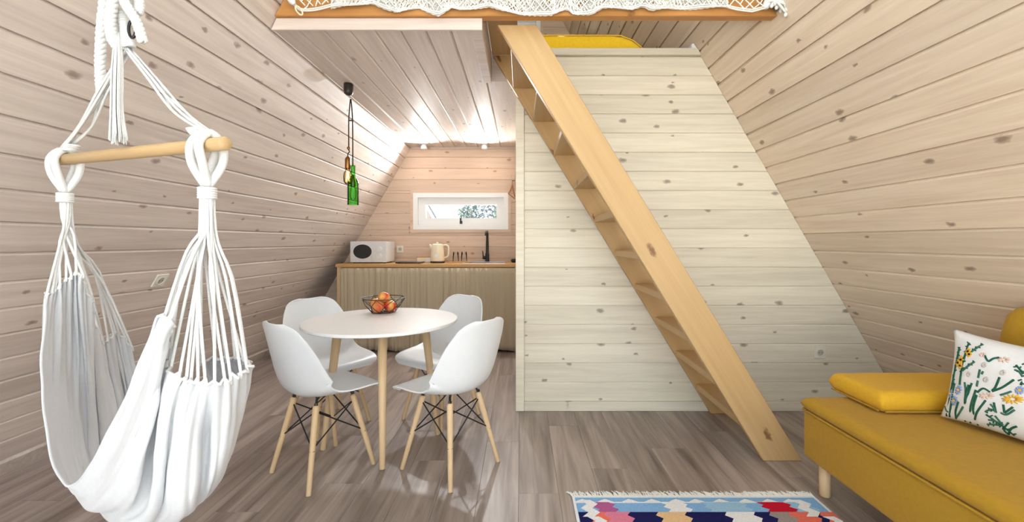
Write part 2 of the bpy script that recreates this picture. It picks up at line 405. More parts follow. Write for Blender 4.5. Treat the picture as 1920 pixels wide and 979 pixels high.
# back wall with the kitchen window and the loft window
KW = (-1.302, -.155, 1.345, 1.787); LW = (-.5, .235, 3.0, 3.92)
bm = bmesh.new()
e = .003
yb0, yb1 = Y1+PT+.001, Y1+.2
def wall_with_holes(bm, ys, xl, xr, z0, z1, holes):
    zs = sorted({z0, z1, *[h for H in holes for h in H[2:]]})
    for a, b_ in zip(zs, zs[1:]):
        H = [h for h in holes if h[2] <= a and h[3] >= b_]
        if not H: prism(bm, [(xl(a), a), (xr(a), a), (xr(b_), b_), (xl(b_), b_)], ys, 'y')
        else:
            h = H[0]
            prism(bm, [(xl(a), a), (h[0], a), (h[0], b_), (xl(b_), b_)], ys, 'y')
            prism(bm, [(h[1], a), (xr(a), a), (xr(b_), b_), (h[1], b_)], ys, 'y')
wall_with_holes(bm, (yb0, yb1), wxl, wxr, 0, APZ-.02, [KW, LW])
wall_back = struct(obj('wall_back', bm, M['pinkpine']))
XP = -.026                               # kitchen side of the bathroom box
planked_rows(wall_back, M['pinkpine'], Y1, 0, 2.338, wxl, lambda z: XP-.001, .05, [KW])
planked_rows(wall_back, M['pinkpine'], Y1, 2.57, APZ-.05, wxl, wxr, 2.57, [LW])

# partition facing the camera (front of the bathroom box) and its kitchen side
YP = 3.055; ZP = 2.517
bm = bmesh.new(); prism(bm, [(XP+.02, 0), (wxr(0)-.001, 0), (wxr(ZP)-.001, ZP), (XP+.02, ZP)], (YP+PT+.001, YP+.10), 'y')
wall_part = struct(obj('wall_partition', bm, M['cream']))
planked_rows(wall_part, M['cream'], YP, .0666, ZP, lambda z: .0235, lambda z: wxr(z)-.002, .0666, pitch=.1361)
bm = bmesh.new(); box(bm, XP+PT+.001, XP+.1, YP+.1, Y1, 0, 2.50)
wall_bath = struct(obj('wall_bathroom', bm, M['cream']))
z = .0666
while z < 2.33:
    zb = min(z+.1361, 2.337); me = plank_mesh(0, Y1-YP-.04, 0, Y1-YP-.04, zb-z)
    place(me, M['cream'], wall_bath, (XP+PT, Y1-.001, z), (0, -1, 0), (0, 0, 1), (-1, 0, 0)); z += .1361

def trim(name, bm, mat, bev=.003):
    bevel(bm, bev, 1); return struct(obj(name, bm, mat))
bm = bmesh.new(); box(bm, XP-.012, .0225, YP-.016, YP+.045, 0, 2.337); trim('trim_1', bm, M['cream'])             # corner board
bm = bmesh.new(); prism(bm, [(.023, 0), (wxr(0)-.003, 0), (wxr(.066)-.003, .066), (.023, .066)], (YP-.014, YP+.017), 'y'); trim('baseboard_partition', bm, M['cream'])
bm = bmesh.new(); prism(bm, [(XP+.05, ZP+.0005), (wxr(ZP)-.003, ZP+.0005), (wxr(2.567)-.003, 2.567), (XP+.05, 2.567)], (YP-.02, YP+.12), 'y'); trim('trim_2', bm, M['cream'])
bm = bmesh.new(); prism(bm, [(1.205, 2.568), (1.243, 2.568), (1.222, 2.603), (1.205, 2.597)], (YP-.015, YP+.1), 'y'); trim('trim_3', bm, M['frame_white'])
# skirting along the left wall
def skirting(name, side, ya, yb):
    up = Vector((.5*(-side), 0, S3/2)); n = Vector((S3/2*(-side), 0, -.5)); base = Vector((XL if side < 0 else XR, 0, 0))
    p = lambda s, d: ((base+up*s+n*d).x, (base+up*s+n*d).z)
    bm = bmesh.new(); a = p(.007, .001); 
    prism(bm, [p(.001, .001), p(.106, .001), p(.106, .012), p(.100, .016), (p(0, 0)[0]-side*.019, .0005)], (ya, yb), 'y')
    return struct(obj(name, bm, M['wall'] if side < 0 else M['wall_r']))
skirting('baseboard_left', -1, Y0, Y1-.02); skirting('baseboard_right', 1, Y0, YP-.02)

# loft: kitchen ceiling below it, its floor above
CZ = 2.338; XE = -.21; YF = 2.30
bm = bmesh.new()
prism(bm, [(wxl(CZ+PT)+.002, CZ+PT+.001), (XE, CZ+PT+.001), (XE, 2.55), (wxl(2.55)+.002, 2.55)], (YF, YP), 'y')
prism(bm, [(wxl(CZ+PT)+.002, CZ+PT+.001), (XP+.019, CZ+PT+.001), (XP+.019, 2.55), (wxl(2.55)+.002, 2.55)], (YP+.0005, Y1), 'y')
ceiling = struct(obj('ceiling', bm, M['ceil']))
bounds = [wxl(CZ)+.002]+[-.92+.1365*k for k in range(-2, 7)]
bounds = [b for b in bounds if b < XE-.02]+[XP-.002]
for a, b_ in zip(bounds, bounds[1:]):
    ya = YF if b_ < -.2 else YF
    if b_ > XE:
        me = plank_mesh(YP-YF, Y1-YF, YP-YF, Y1-YF, b_-max(a, -.2375))
        place(me, M['ceil'], ceiling, (max(a, -.2375), YF, CZ+PT), (0, 1, 0), (1, 0, 0), (0, 0, -1))
        me = plank_mesh(0, YP-YF-.001, 0, YP-YF-.001, XE-a)
        place(me, M['ceil'], ceiling, (a, YF, CZ+PT), (0, 1, 0), (1, 0, 0), (0, 0, -1))
    else:
        me = plank_mesh(0, Y1-YF, 0, Y1-YF, b_-a)
        place(me, M['ceil'], ceiling, (a, YF, CZ+PT), (0, 1, 0), (1, 0, 0), (0, 0, -1))
bm = bmesh.new(); prism(bm, [(wxl(CZ)+.003, CZ-.0146), (XE+.004, CZ-.0146), (XE+.004, 2.386), (wxl(2.386)+.003, 2.386)], (YF-.018, YF-.0005), 'y'); trim('trim_4', bm, M['ceil'], .002)   # front fascia
bm = bmesh.new(); box(bm, -.268, XE+.001, YF+.001, YP-.002, CZ-.0145, CZ-.0005); trim('trim_5', bm, M['ceil'], .002)    # border board of the ceiling
bm = bmesh.new(); box(bm, XE+.001, XP+.07, YP-.0005, YP+.018, CZ-.0005, 2.517); box(bm, XE+.001, XP+.049, YP-.0005, YP+.04, 2.5175, 2.566); trim('trim_6', bm, M['ceil'], .002)    # header over the partition corner
bm = bmesh.new(); box(bm, wxl(CZ)+.012, XP-.005, Y1-.022, Y1-.001, CZ-.022, CZ-.0005); trim('trim_7', bm, M['ceil'], .002)   # cornice over back wall
bm = bmesh.new(); prism(bm, [(wxl(2.551)+.002, 2.551), (XP+.04, 2.551), (XP+.04, 2.568), (wxl(2.568)+.002, 2.568)], (YP+.13, Y1-.001), 'y')
prism(bm, [(XP+.0405, 2.5), (wxr(2.5)-.003, 2.5), (wxr(2.56)-.003, 2.56), (XP+.0405, 2.56)], (YP+.121, Y1-.001), 'y')
struct(obj('floor_loft', bm, M['ceil']))

# ------------------------------------------------------------------ windows
def window(name, H, y, mat, handle=True, wide=.055, sash=.085):
    x0, x1, z0, z1 = H
    bm = bmesh.new()
    def ringbox(bm, a0, a1, b0, b1, w, ya, yb):
        box(bm, a0, a1, ya, yb, b0, b0+w); box(bm, a0, a1, ya, yb, b1-w, b1)
        box(bm, a0, a0+w, ya, yb, b0+w, b1-w); box(bm, a1-w, a1, ya, yb, b0+w, b1-w)
    ringbox(bm, x0, x1, z0, z1, wide, y-.012, y+.15); 
    w = struct(obj(name, bm, mat))
    q = bmesh.new(); ringbox(q, x0+wide+.001, x1-wide-.001, z0+wide*.6+.022, z1-wide*.6-.022, sash, y+.03, y+.09)
    obj('sash', q, mat, w)
    g = bmesh.new(); box(g, x0+wide+.06, x1-wide-.06, y+.058, y+.064, z0+.1, z1-.1); obj('pane', g, M['pane'], w)
    if handle:
        hx = (x0+x1)/2+.0; h = bmesh.new(); box(h, hx-.016, hx+.016, y+.016, y+.0295, z0+wide+.015, z0+wide+.05)
        box(h, hx-.007, hx+.007, y-.01, y+.016, z0+wide+.028, z0+wide+.042); box(h, hx-.009, hx+.009, y-.014, y-.004, z0+wide+.03, z0+wide+.085)
        bevel(h, .002, 1); obj('handle', h, M['dark_plastic'], w)
    # inner sill and casing line
    c = bmesh.new()
    ringbox(c, x0-.035, x1+.035, z0-.035, z1+.035, .034, y-.010, y-.0005)
    obj('casing', c, M['pinkpine'], w)
    return w
window('window_1', KW, Y1, M['frame_white'])
window('window_2', LW, Y1, M['frame_white'], handle=False)

# ------------------------------------------------------------------ outdoors, seen through the kitchen window
M['bounce_ground'] = plain('pale_bounce_ground', srgb(200, 198, 190), .95, .1, noise_amt=.2, nscale=1.5)  # paleness made up to bounce daylight onto the sloping walls and ceiling
bm = bmesh.new(); box(bm, -60, 60, -60, 80, -.7, -.45); g = struct(obj('ground', bm, M['bounce_ground']))
M['metal_roof'] = plain('pale_metal_roof', srgb(236, 238, 240), .4, .4, noise_amt=.02)
M['pale_board'] = plain('weathered_board', srgb(140, 128, 120), .8, .2, noise_amt=.1, nscale=8)
M['grey_edge'] = plain('grey_edge_board', srgb(88, 86, 90), .8, .2, noise_amt=.05)
M['green_leaf'] = plain('pale_green_leaf', srgb(112, 122, 110), .8, .2, noise_amt=.2, nscale=6)
M['dark_leaf'] = plain('grey_green_leaf', srgb(72, 82, 84), .8, .2, noise_amt=.25, nscale=6)
M['bark'] = plain('bark', srgb(112, 102, 96), .9, .2, noise_amt=.2, nscale=20)
cab = thing('cabin', 'neighbouring A-frame cabin outside the kitchen window', 'cabin', (-4.6, 14, -.45))
cw = lambda z: (5.55-z)/S3   # half width at height z
bm = bmesh.new(); prism(bm, [(-cw(0)+.2, 0), (cw(0)-.2, 0), (0, 5.2)], (.25, 6.8), 'y'); obj('gable_wall', bm, M['pale_board'], cab)
for s in (-1, 1):
    bm = bmesh.new(); prism(bm, [(s*cw(0), 0), (s*.0+s*.001, 5.55), (s*.001, 5.35), (s*(cw(0)-.13), 0)], (.0, 7), 'y'); obj('roof_panel', bm, M['metal_roof'], cab)
    bm = bmesh.new(); prism(bm, [(s*(cw(0)-.14), 0), (s*.002, 5.33), (s*.002, 4.75), (s*(cw(0)-.45), 0)], (-.02, .2), 'y'); obj('barge_board', bm, M['pale_board'], cab)
    bm = bmesh.new(); prism(bm, [(s*(cw(0)-.46), 0), (s*.002, 4.73), (s*.002, 4.55), (s*(cw(0)-.55), 0)], (-.04, .2), 'y'); obj('edge_strip', bm, M['grey_edge'], cab)
    bm = bmesh.new(); prism(bm, [(s*(cw(0)+.04), 0), (s*.002, 5.62), (s*.002, 5.56), (s*(cw(0)+.002), 0)], (-.06, .2), 'y'); obj('edge_strip', bm, M['grey_edge'], cab)
rt = random.Random(5)
def tree(x, y, h, r, leaf, label):
    t = thing('tree', label, 'tree', (x, y, -.45))
    bm = bmesh.new(); tube(bm, smooth_path([(0, 0, 0), (.05, .02, h*.3), (-.03, 0, h*.75)], 6), [.09-.01*i for i in range(7)], 6); obj('trunk', bm, M['bark'], t)
    bm = bmesh.new()
    for i in range(420):
        d = Vector((rt.gauss(0, 1), rt.gauss(0, 1), rt.gauss(0, 1))).normalized()*rt.uniform(.55, 1.0)
        d *= .75+.35*noise.noise(d*2.3+Vector((x, y, 0)))
        p = Vector((d.x*r, d.y*r, h*.68+d.z*h*.34)); s = rt.uniform(.07, .14)*r
        a = Vector((rt.gauss(0, 1), rt.gauss(0, 1), rt.gauss(0, 1))).normalized(); b_ = a.orthogonal().normalized()*s*.6; a *= s
        bm.faces.new([bm.verts.new(p-a), bm.verts.new(p+b_), bm.verts.new(p+a), bm.verts.new(p-b_)])
    f = obj('foliage', bm, leaf, t); f['kind'] = 'stuff'
tree(-3.0, 26.2, 4.7, .85, M['dark_leaf'], 'dark grey-green tree outside the window, just right of the neighbouring cabin')
tree(-1.69, 22.5, 4.1, .7, M['dark_leaf'], 'dark grey-green tree outside, in the middle of the window\'s right half')
tree(-.9, 20.2, 3.6, .55, M['green_leaf'], 'pale green tree outside, nearest the right end of the kitchen window')
tree(-5.9, 26, 5.4, 1.3, M['green_leaf'], 'tall pale green tree outside, left of and behind the neighbouring cabin')
tree(-3.9, 30.5, 4.7, 1.1, M['green_leaf'], 'pale green far tree behind the dark tree next to the cabin')
tree(-1.4, 30.5, 4.7, 1.1, M['green_leaf'], 'pale green far tree behind the trees at the window\'s right end')

# ------------------------------------------------------------------ loft beam and stairs
bm = bmesh.new(); bz0, bz1 = 2.387, 2.56
prism(bm, [(wxl(bz0)+.004, bz0), (wxr(bz0)-.004, bz0), (wxr(bz1)-.004, bz1), (wxl(bz1)+.004, bz1)], (2.262, 2.316), 'y'); bevel(bm, .003, 1)
tag(obj('loft_beam', bm, M['beam']), 'orange pine beam along the loft edge, under the crochet hammock', 'beam')

stairs = thing('staircase', 'steep pine ladder stair with two broad stringers up to loft', 'staircase', (1.4, 2.7, 0))
def to_parent(o, par):          # keep world coordinates of a mesh built in place
    o.parent = par; o.matrix_parent_inverse = Matrix.Translation(par.location).inverted()
    return o
SL = .6095
def stringer(y0, y1, ztop):
    # local X runs along the board so the grain follows it
    bm = bmesh.new()
    L_ = Vector((-SL, 0, 1)).normalized(); Nn = Vector((L_.z, 0, -L_.x))
    pts = [(1.325, 0), (1.538, 0), (1.538-SL*ztop, ztop), (1.325-SL*ztop, ztop)]
    o3 = Vector((1.4315, (y0+y1)/2, 0))
    loc = []
    for x_, z_ in pts:
        d = Vector((x_, 0, z_))-Vector((o3.x, 0, 0)); loc.append((d.dot(L_), d.dot(Nn)))
    h = (y1-y0)/2
    prism(bm, loc, (-h, h), 'z'); bevel(bm, .003, 1)
    o = obj('stringer', bm, M['oiled'])
    m = Matrix.Identity(4); ay = Nn; az = L_.cross(Nn)
    for i, a in enumerate((L_, ay, az)):
        for j in range(3): m[j][i] = a[j]
    m.translation = o3
    o.parent = stairs; o.matrix_basis = Matrix.Translation(-Vector(stairs.location)) @ m
    return o
stringer(2.352, 2.392, 2.385)
stringer(3.000, 3.037, 2.50)
for k in range(11):
    zt = .21+.233*k
    xa = 1.325-SL*(zt-.02)+.012; xb = 1.538-SL*zt-.012
    w = xb-xa
    y0 = 2.393 if k < 10 else 2.318
    if k == 10: xa = -.20
    bm = bmesh.new(); L_ = 2.9995-y0; box(bm, 0, L_, 0, xb-xa, -.04, 0); bevel(bm, .003, 1)
    o = obj('tread', bm, M['oiled'])
    m = Matrix(((0, -1, 0, xb), (1, 0, 0, y0), (0, 0, 1, zt), (0, 0, 0, 1)))
    o.parent = stairs; o.matrix_basis = Matrix.Translation(-Vector(stairs.location)) @ m

# ------------------------------------------------------------------ loft mattress
bm = bmesh.new()
pr = [(-.10, 0)]+[(.93-.01*(1-math.cos(a)), .03*a) for a in (0, .4)]
pr = [(-.1, .0), (.93, .0), (.945, .02), (.93, .05), (.885, .10), (.83, .14), (.76, .165), (.68, .175), (-.05, .175), (-.09, .15), (-.1, .1)]
prism(bm, [(a, 2.569+b_) for a, b_ in pr], (3.22, 5.0), 'y'); bevel(bm, .02, 3, .9)
mt = obj('mattress', bm, M['yellow'], smooth=False); tag(mt, 'bright yellow mattress with a rounded end on the loft above the partition', 'mattress')
bm = bmesh.new(); tube(bm, smooth_path([(a, 3.222, 2.5715+b_*.985) for a, b_ in pr[1:9]], 30), .004, 5); o = obj('piping', bm, M['yellow'], mt)

# ------------------------------------------------------------------ crochet hammock draped in front of the beam
ham = thing('crochet_hammock', 'white crochet hammock with scalloped fringe draped over the loft edge', 'hammock', (0, 2.24, 2.4))
YN = 2.236
rn = random.Random(11)
edge_px = [(545, 4), (562, 20), (600, 18), (660, 13), (700, 7), (722, 17), (745, 23), (768, 15), (785, 12), (800, 19), (822, 28), (848, 15), (862, 19), (885, 18), (918, 14), (940, 22), (975, 27), (1010, 26), (1034, 27), (1050, 20), (1064, 15), (1076, 25), (1110, 26), (1129, 17), (1183, 19), (1205, 12), (1221, 20), (1251, 15), (1300, 14), (1345, 13), (1360, 13), (1383, 20), (1408, 26), (1432, 20), (1452, 6)]
E = [Vector(((a-CX)*YN/F, 0, HC+(CY-b_)*YN/F)) for a, b_ in edge_px]
def edge_z(x):
    for p, q in zip(E, E[1:]):
        if p.x <= x <= q.x: return p.z+(q.z-p.z)*(x-p.x)/(q.x-p.x)
    return E[0].z if x < E[0].x else E[-1].z
xa, xb = E[0].x, E[-1].x
def dent(x, z): return YN+.012*math.sin(x*9)+.008*math.sin(x*23+z*11)
# dense crochet fringe along the bottom (uncountable loops, one part)
bm = bmesh.new(); step = .0095
def scal(x, k): return Vector((x, dent(x, 0), edge_z(x)+k))
X0, X1 = xa+.21, xb-.24
for rowi in range(11):
    z0 = rowi*.0105
    for ph in (0, 1):
        pts = []; x = X0+ph*step
        i = 0
        while x < X1:
            up = ((i+ph) % 2)
            pts.append(scal(x+rn.uniform(-.003, .003), z0+(.019 if up else 0)+rn.uniform(-.003, .003))+Vector((0, rn.uniform(-.004, .004), 0))); x += step*(.8+.4*rn.random()); i += 1
        tube(bm, pts, .0031, 4)
for kk in (0, .002): tube(bm, [scal(X0+(X1-X0)*i/220, kk+.002*math.sin(i*2.1)) for i in range(221)], .003, 5)
f = obj('crochet_fringe', bm, M['net']); f['kind'] = 'stuff'; to_parent(f, ham)
# open diamond net above the fringe and at both ends
bm = bmesh.new(); cell = .047
ztop = 2.86
def net_pt(x, z):
    return Vector((x, dent(x, z)-.004, z))
for sgn in (1, -1):
    k = -12
    while k*cell < (xb-xa)+.6:
        pts = []
        for j in range(0, 14):
            z = 2.40+j*cell*.62; x = xa+k*cell+sgn*j*cell*.55
            if xa+.03 < x < xb-.03 and z > edge_z(x)-.002 and z < ztop: pts.append(net_pt(x, z)+Vector((rn.uniform(-.006, .006), sgn*.003, rn.uniform(-.004, .004))))
        if len(pts) > 1: tube(bm, pts, .0032, 5)
        k += 1
tube(bm, [net_pt(xa+(xb-xa)*i/120, edge_z(xa+(xb-xa)*i/120)+.002) for i in range(121)], .0045, 6)
tube(bm, [net_pt(xa+(xb-xa)*i/120, edge_z(xa+(xb-xa)*i/120)+.012) for i in range(121)], .0035, 6)
tube(bm, [net_pt(xa+(xb-xa)*i/60, ztop) for i in range(61)], .008, 6)
f = obj('net', bm, M['net']); to_parent(f, ham)
# gathered ends with knotted cord tips
def tassel_end(px0, py0, n, spread, rnd):
    for i in range(n):
        a = at(px0+rnd.uniform(-8, 8), py0-14+rnd.uniform(-6, 4), YN-.02-.03*rnd.random()); b_ = at(px0+rnd.uniform(*spread), py0+rnd.uniform(-14, 8), YN-.015-.03*rnd.random())
        bm = bmesh.new(); tube(bm, smooth_path([a, (a+b_)/2+Vector((rnd.uniform(-.01, .01), -.012, 0)), b_], 6), .006, 6)
        tube(bm, [b_, b_+Vector((0, 0, -.007)), b_+Vector((0, 0, -.016)), b_+Vector((0, 0, -.022))], [.006, .0095, .009, .004], 7)
        to_parent(obj('cord_tip', bm, M['rope'], smooth=True), ham)
tassel_end(1448, 16, 8, (-6, 30), random.Random(3))
bm = bmesh.new(); tube(bm, smooth_path([at(1452, -60, YN-.01), at(1450, -20, YN-.02), at(1440, 6, YN-.02), at(1432, 14, YN-.02)], 8), [.02, .024, .026, .026, .026, .024, .022, .018, .01], 8); to_parent(obj('gathered_end', bm, M['rope'], smooth=True), ham)
bm = bmesh.new(); tube(bm, smooth_path([at(540, -50, YN-.01), at(541, -14, YN-.02), at(546, 0, YN-.02), at(552, 8, YN-.02)], 8), [.018, .02, .022, .022, .022, .02, .018, .014, .008], 8); to_parent(obj('gathered_end', bm, M['rope'], smooth=True), ham)
bm = bmesh.new(); c0 = at(555, 12, YN-.03); c1 = at(566, 27, YN-.03); d = (c1-c0).normalized(); s = Vector((d.z, 0, -d.x))
ring = []
for k in range(24):
    a = 2*math.pi*k/24; ring.append((c0+c1)/2+d*math.cos(a)*.027+s*math.sin(a)*.012)
tube(bm, ring, .0042, 6, closed=True); to_parent(obj('end_loop', bm, M['cream_plastic'], smooth=True), ham)

# ------------------------------------------------------------------ kitchen counter
KX0, KX1, KY0, KZ = -2.02, XP-.003, 4.68, .955
bm = rbox(KX0, KX1, KY0, Y1-.001, KZ-.034, KZ, .003, 2)
wt = obj('worktop', bm, M['counter'])
counter = thing('kitchen_counter', 'pine kitchen counter with post legs against the back wall', 'counter', (-1.0, 4.95, 0))
to_parent(wt, counter)
for px_ in (KX0+.012, -.075):
    for py_ in (KY0+.012, Y1-.07):
        bm = rbox(px_, px_+.045, py_, py_+.045, 0, KZ-.035, .003, 1)
        to_parent(obj('leg', bm, M['birch']), counter)
bm = rbox(KX0+.058, -.078, KY0+.02, KY0+.042, KZ-.10, KZ-.035, .002, 1); to_parent(obj('rail', bm, M['counter']), counter)
bm = bmesh.new(); tube(bm, [(KX0+.055, KY0+.004, KZ-.047), (-.03, KY0+.004, KZ-.047)], .005, 8); to_parent(obj('curtain_rod', bm, M['black_metal']), counter)
# curtain
bm = bmesh.new(); nx, nz = 420, 14; rows = []
for j in range(nz+1):
    t = j/nz; z = KZ-.043-(KZ-.043-.022)*t; r_ = []
    for i in range(nx+1):
        u = i/nx; x = KX0+.062+(KX1-.004-KX0-.062)*u
        a = u*2*math.pi*27+2.2*math.sin(u*17)+1.3*math.sin(u*41+t*.6)
        amp = (.007+.011*t)*(.75+.5*math.sin(u*23+2)*math.sin(u*8.3))
        y = KY0-.012+2.3*amp*noise.noise(Vector((u*46, t*.9, 2)))+1.3*amp*noise.noise(Vector((u*105, t*.5, 9)))+.25*amp*math.sin(a)
        if j == 0: y = KY0-.006+.006*math.sin(a)
        x += .008*math.sin(a*.5+t*1.2)*t if 0 < i < nx else 0
        z_ = z+(.012*math.sin(u*9+1)+.006*math.sin(u*31))*(t > .9)
        r_.append(bm.verts.new((x, y, z_)))
    rows.append(r_)
for A, B in zip(rows, rows[1:]):
    for i in range(nx): bm.faces.new((A[i], A[i+1], B[i+1], B[i]))
cu = obj('curtain', bm, M['linen'], smooth=True)
sd = cu.modifiers.new('thick', 'SOLIDIFY'); sd.thickness = .002
tag(cu, 'taupe gathered linen curtain hanging below the kitchen worktop', 'curtain')

# sink and tap
sk = thing('sink', 'shallow steel sink set in the right half of the worktop', 'sink', (-.42, 4.93, KZ))
bm = bmesh.new(); 
x0, x1, y0, y1 = -.24, .24, -.18, .15
for a in ((x0, x1, y0, y0+.02), (x0, x1, y1-.02, y1), (x0, x0+.02, y0+.02, y1-.02), (x1-.02, x1, y0+.02, y1-.02)): box(bm, *a, 0, .006)
obj('rim', bm, M['steel'], sk)
bm = bmesh.new(); box(bm, x0+.0205, x1-.0205, y0+.0205, y1-.0205, .0004, .002); obj('basin', bm, plain('dark_steel', srgb(120, 118, 116), .3, .5, 1.0), sk)
fc = thing('faucet', 'tall black single-lever kitchen tap behind the sink', 'faucet', (-.402, 5.12, KZ))
bm = bmesh.new(); lathe(bm, [(.028, .0), (.028, .006), (.024, .01), (.024, .1), (.02, .105), (.018, .11), (.0165, .24), (.0165, .25)], 18); obj('body', bm, M['black_metal'], fc, True)
bm = bmesh.new(); tube(bm, smooth_path([(0, 0, .24), (0, 0, .32), (0, -.03, .352), (0, -.09, .36), (0, -.16, .345), (0, -.175, .315)], 18), .0145, 10); obj('spout', bm, M['black_metal'], fc, True)
bm = bmesh.new(); tube(bm, [(0, 0, .055), (-.045, 0, .055), (-.055, 0, .056)], [.02, .02, .016], 12); tube(bm, [(-.046, 0, .06), (-.052, 0, .11), (-.056, -.004, .135)], [.006, .0055, .005], 8); obj('lever', bm, M['black_metal'], fc, True)

# microwave
mw = thing('microwave', 'white microwave oven with dark oval door window on the worktop', 'microwave', (-1.715, 4.985, KZ))
bm = rbox(-.205, .205, -.135, .155, .012, .245, .006, 2); obj('body', bm, M['white_plastic'], mw)
bm = rbox(-.205, .205, -.153, -.136, .010, .247, .006, 2); obj('front_panel', bm, M['silver'], mw)
def disc(bm, cx, cz, rx, rz, y0, y1, n=36):
    prism(bm, [(cx+rx*math.cos(2*math.pi*k/n), cz+rz*math.sin(2*math.pi*k/n)) for k in range(n)], (y0, y1), 'y')
bm = bmesh.new(); disc(bm, -.065, .132, .103, .080, -.157, -.1535); obj('door_window', bm, M['dark_glass'], mw)
bm = bmesh.new(); N_ = 40
tube(bm, [(-.065+.107*math.cos(2*math.pi*k/N_), -.154, .132+.083*math.sin(2*math.pi*k/N_)) for k in range(N_)], .0035, 6, True); obj('window_rim', bm, M['white_plastic'], mw, True)
for cz in (.165, .087):
    bm = bmesh.new(); disc(bm, .128, cz, .026, .026, -.160, -.1535); q = obj('dial', bm, M['white_plastic'], mw)
    bm = bmesh.new(); disc(bm, .128, cz, .016, .016, -.173, -.1605); box(bm, .125, .131, -.178, -.1732, cz-.015, cz+.015); obj('knob', bm, M['silver'], q)
bm = rbox(.045, .056, -.170, -.1535, .03, .11, .003, 2); obj('door_handle', bm, M['silver'], mw)
for a in (-.17, .17):
    for b_ in (-.11, .12):
        bm = bmesh.new(); lathe(bm, [(.014, 0), (.014, .0115)], 10, a, b_); obj('foot', bm, M['black_metal'], mw)
# induction hob / tray
hb = obj('hotplate', rbox(-.14, .14, -.1, .1, 0, .016, .003, 2), M['dark_glass']); hb.location = (-1.245, 4.84, KZ+.004); tag(hb, 'flat black portable hotplate lying on the worktop beside the microwave', 'hotplate')
for a in (-.12, .1):
    for b_ in (-.08, .06):
        bm = bmesh.new(); box(bm, a, a+.02, b_, b_+.02, -.004, 0); obj('foot', bm, M['black_metal'], hb)
# butter-coloured box and board
bd = obj('wooden_tray', rbox(-.13, .13, -.085, .085, 0, .012, .004, 2), M['counter']); bd.location = (-.71, 4.98, KZ); tag(bd, 'small oval-edged wooden tray under the two glasses', 'tray')
cb = thing('storage_box', 'low cream box with a white switch beside the kettle', 'box', (-1.10, 5.06, KZ))
obj('body', rbox(-.115, .055, -.04, .04, 0, .06, .006, 2), M['cream_plastic'], cb); obj('lid', rbox(-.118, .058, -.043, .043, .0605, .072, .004, 2), M['counter'], cb)
obj('switch_plate', rbox(-.01, .05, -.046, -.0405, .008, .055, .003, 1), M['white_plastic'], cb)
# kettle
kt = thing('kettle', 'cream jug kettle with round gauge on the worktop', 'kettle', (-.955, 4.92, KZ))
bm = bmesh.new(); lathe(bm, [(.078, 0), (.082, .006), (.082, .016), (.078, .02)], 28); obj('base', bm, M['dark_plastic'], kt, False)
bm = bmesh.new(); lathe(bm, [(.0, .0205), (.076, .0205), (.079, .03), (.078, .08), (.072, .15), (.066, .205), (.064, .212), (.05, .218), (0, .222)], 32)
obj('body', bm, M['cream_plastic'], kt, True)
bm = bmesh.new(); lathe(bm, [(0, .2225), (.012, .2225), (.014, .232), (.01, .238), (0, .24)], 14); obj('lid_knob', bm, M['cream_plastic'], kt, True)
bm = bmesh.new(); tube(bm, smooth_path([(-.055, 0, .16), (-.078, 0, .192), (-.092, 0, .21)], 6), [.025, .023, .02, .017, .014, .012, .01], 10); obj('spout', bm, M['cream_plastic'], kt, True)
bm = bmesh.new(); tube(bm, smooth_path([(.06, 0, .198), (.095, 0, .205), (.122, 0, .185), (.125, 0, .12), (.115, 0, .075), (.07, 0, .06)], 20), .0105, 8); obj('handle', bm, M['cream_plastic'], kt, True)
bm = bmesh.new(); disc(bm, .005, .085, .024, .024, -.086, -.074, 24); g_ = obj('gauge', bm, M['silver'], kt)
bm = bmesh.new(); disc(bm, .005, .085, .017, .017, -.0875, -.0862, 20); obj('gauge_face', bm, M['white_plastic'], g_)
# glasses upside down on tray
def glass(x, y, label):
    bm = bmesh.new(); r, h, t = .036, .115, .0025
    lathe(bm, [(r, 0), (r*.86, h-.008), (r*.80, h), (0, h), (0, h-.008), (r*.80-t, h-.008), (r-t, 0)], 24, cap0=False, cap1=False)
    v = list(bm.verts)
    o = obj('drinking_glass', bm, M['clear_glass'], smooth=True); o.location = (x, y, KZ+.0125); return tag(o, label, 'glass', 'drinking glasses on the tray')
glass(-.755, 4.975, 'left one of two clear glasses upturned on the wooden tray'); glass(-.660, 4.985, 'right one of two clear glasses upturned on the wooden tray')
sb = thing('soap_dish', 'small black dish at the right end of the worktop', 'dish', (-.085, 5.02, KZ))
bm = bmesh.new(); lathe(bm, [(.02, 0), (.032, .012), (.036, .035), (.033, .035), (.028, .014), (0, .012)], 18); obj('bowl', bm, M['black_metal'], sb, True)
bm = bmesh.new(); lathe(bm, [(.0, .0355), (.03, .0355), (.03, .042), (0, .046)], 16); obj('lid', bm, M['dark_plastic'], sb, True)

# wall sockets
def socket(label, origin, ax, ay, az, w=.082):
    r = thing('wall_socket', label, 'socket', (0, 0, 0)); m = Matrix.Identity(4)
    for i, a in enumerate((ax, ay, az)):
        for j in range(3): m[j][i] = a[j]
    m.translation = origin; r.matrix_world = m
    obj('face_plate', rbox(-w/2, w/2, -w/2, w/2, .0005, .009, .003, 2), M['socket'], r)
    bm = bmesh.new(); lathe(bm, [(.024, .0095), (.027, .0125), (.0235, .0125), (.0215, .0095)], 24, cap0=False, cap1=False); obj('socket_ring', bm, M['socket'], r, True)
    bm = bmesh.new(); lathe(bm, [(.021, .0092), (.021, .0096)], 24); q = obj('socket_recess', bm, plain('shadowed_ivory', srgb(186, 182, 170), .5), r)
    for s in (-1, 1):
        bm = bmesh.new(); lathe(bm, [(.003, .0097), (.003, .0101)], 8, s*.0095, 0); obj('pin_hole', bm, M['dark_plastic'], r)
    return r
upL = Vector((.5, 0, S3/2)); nL = Vector((S3/2, 0, -.5))
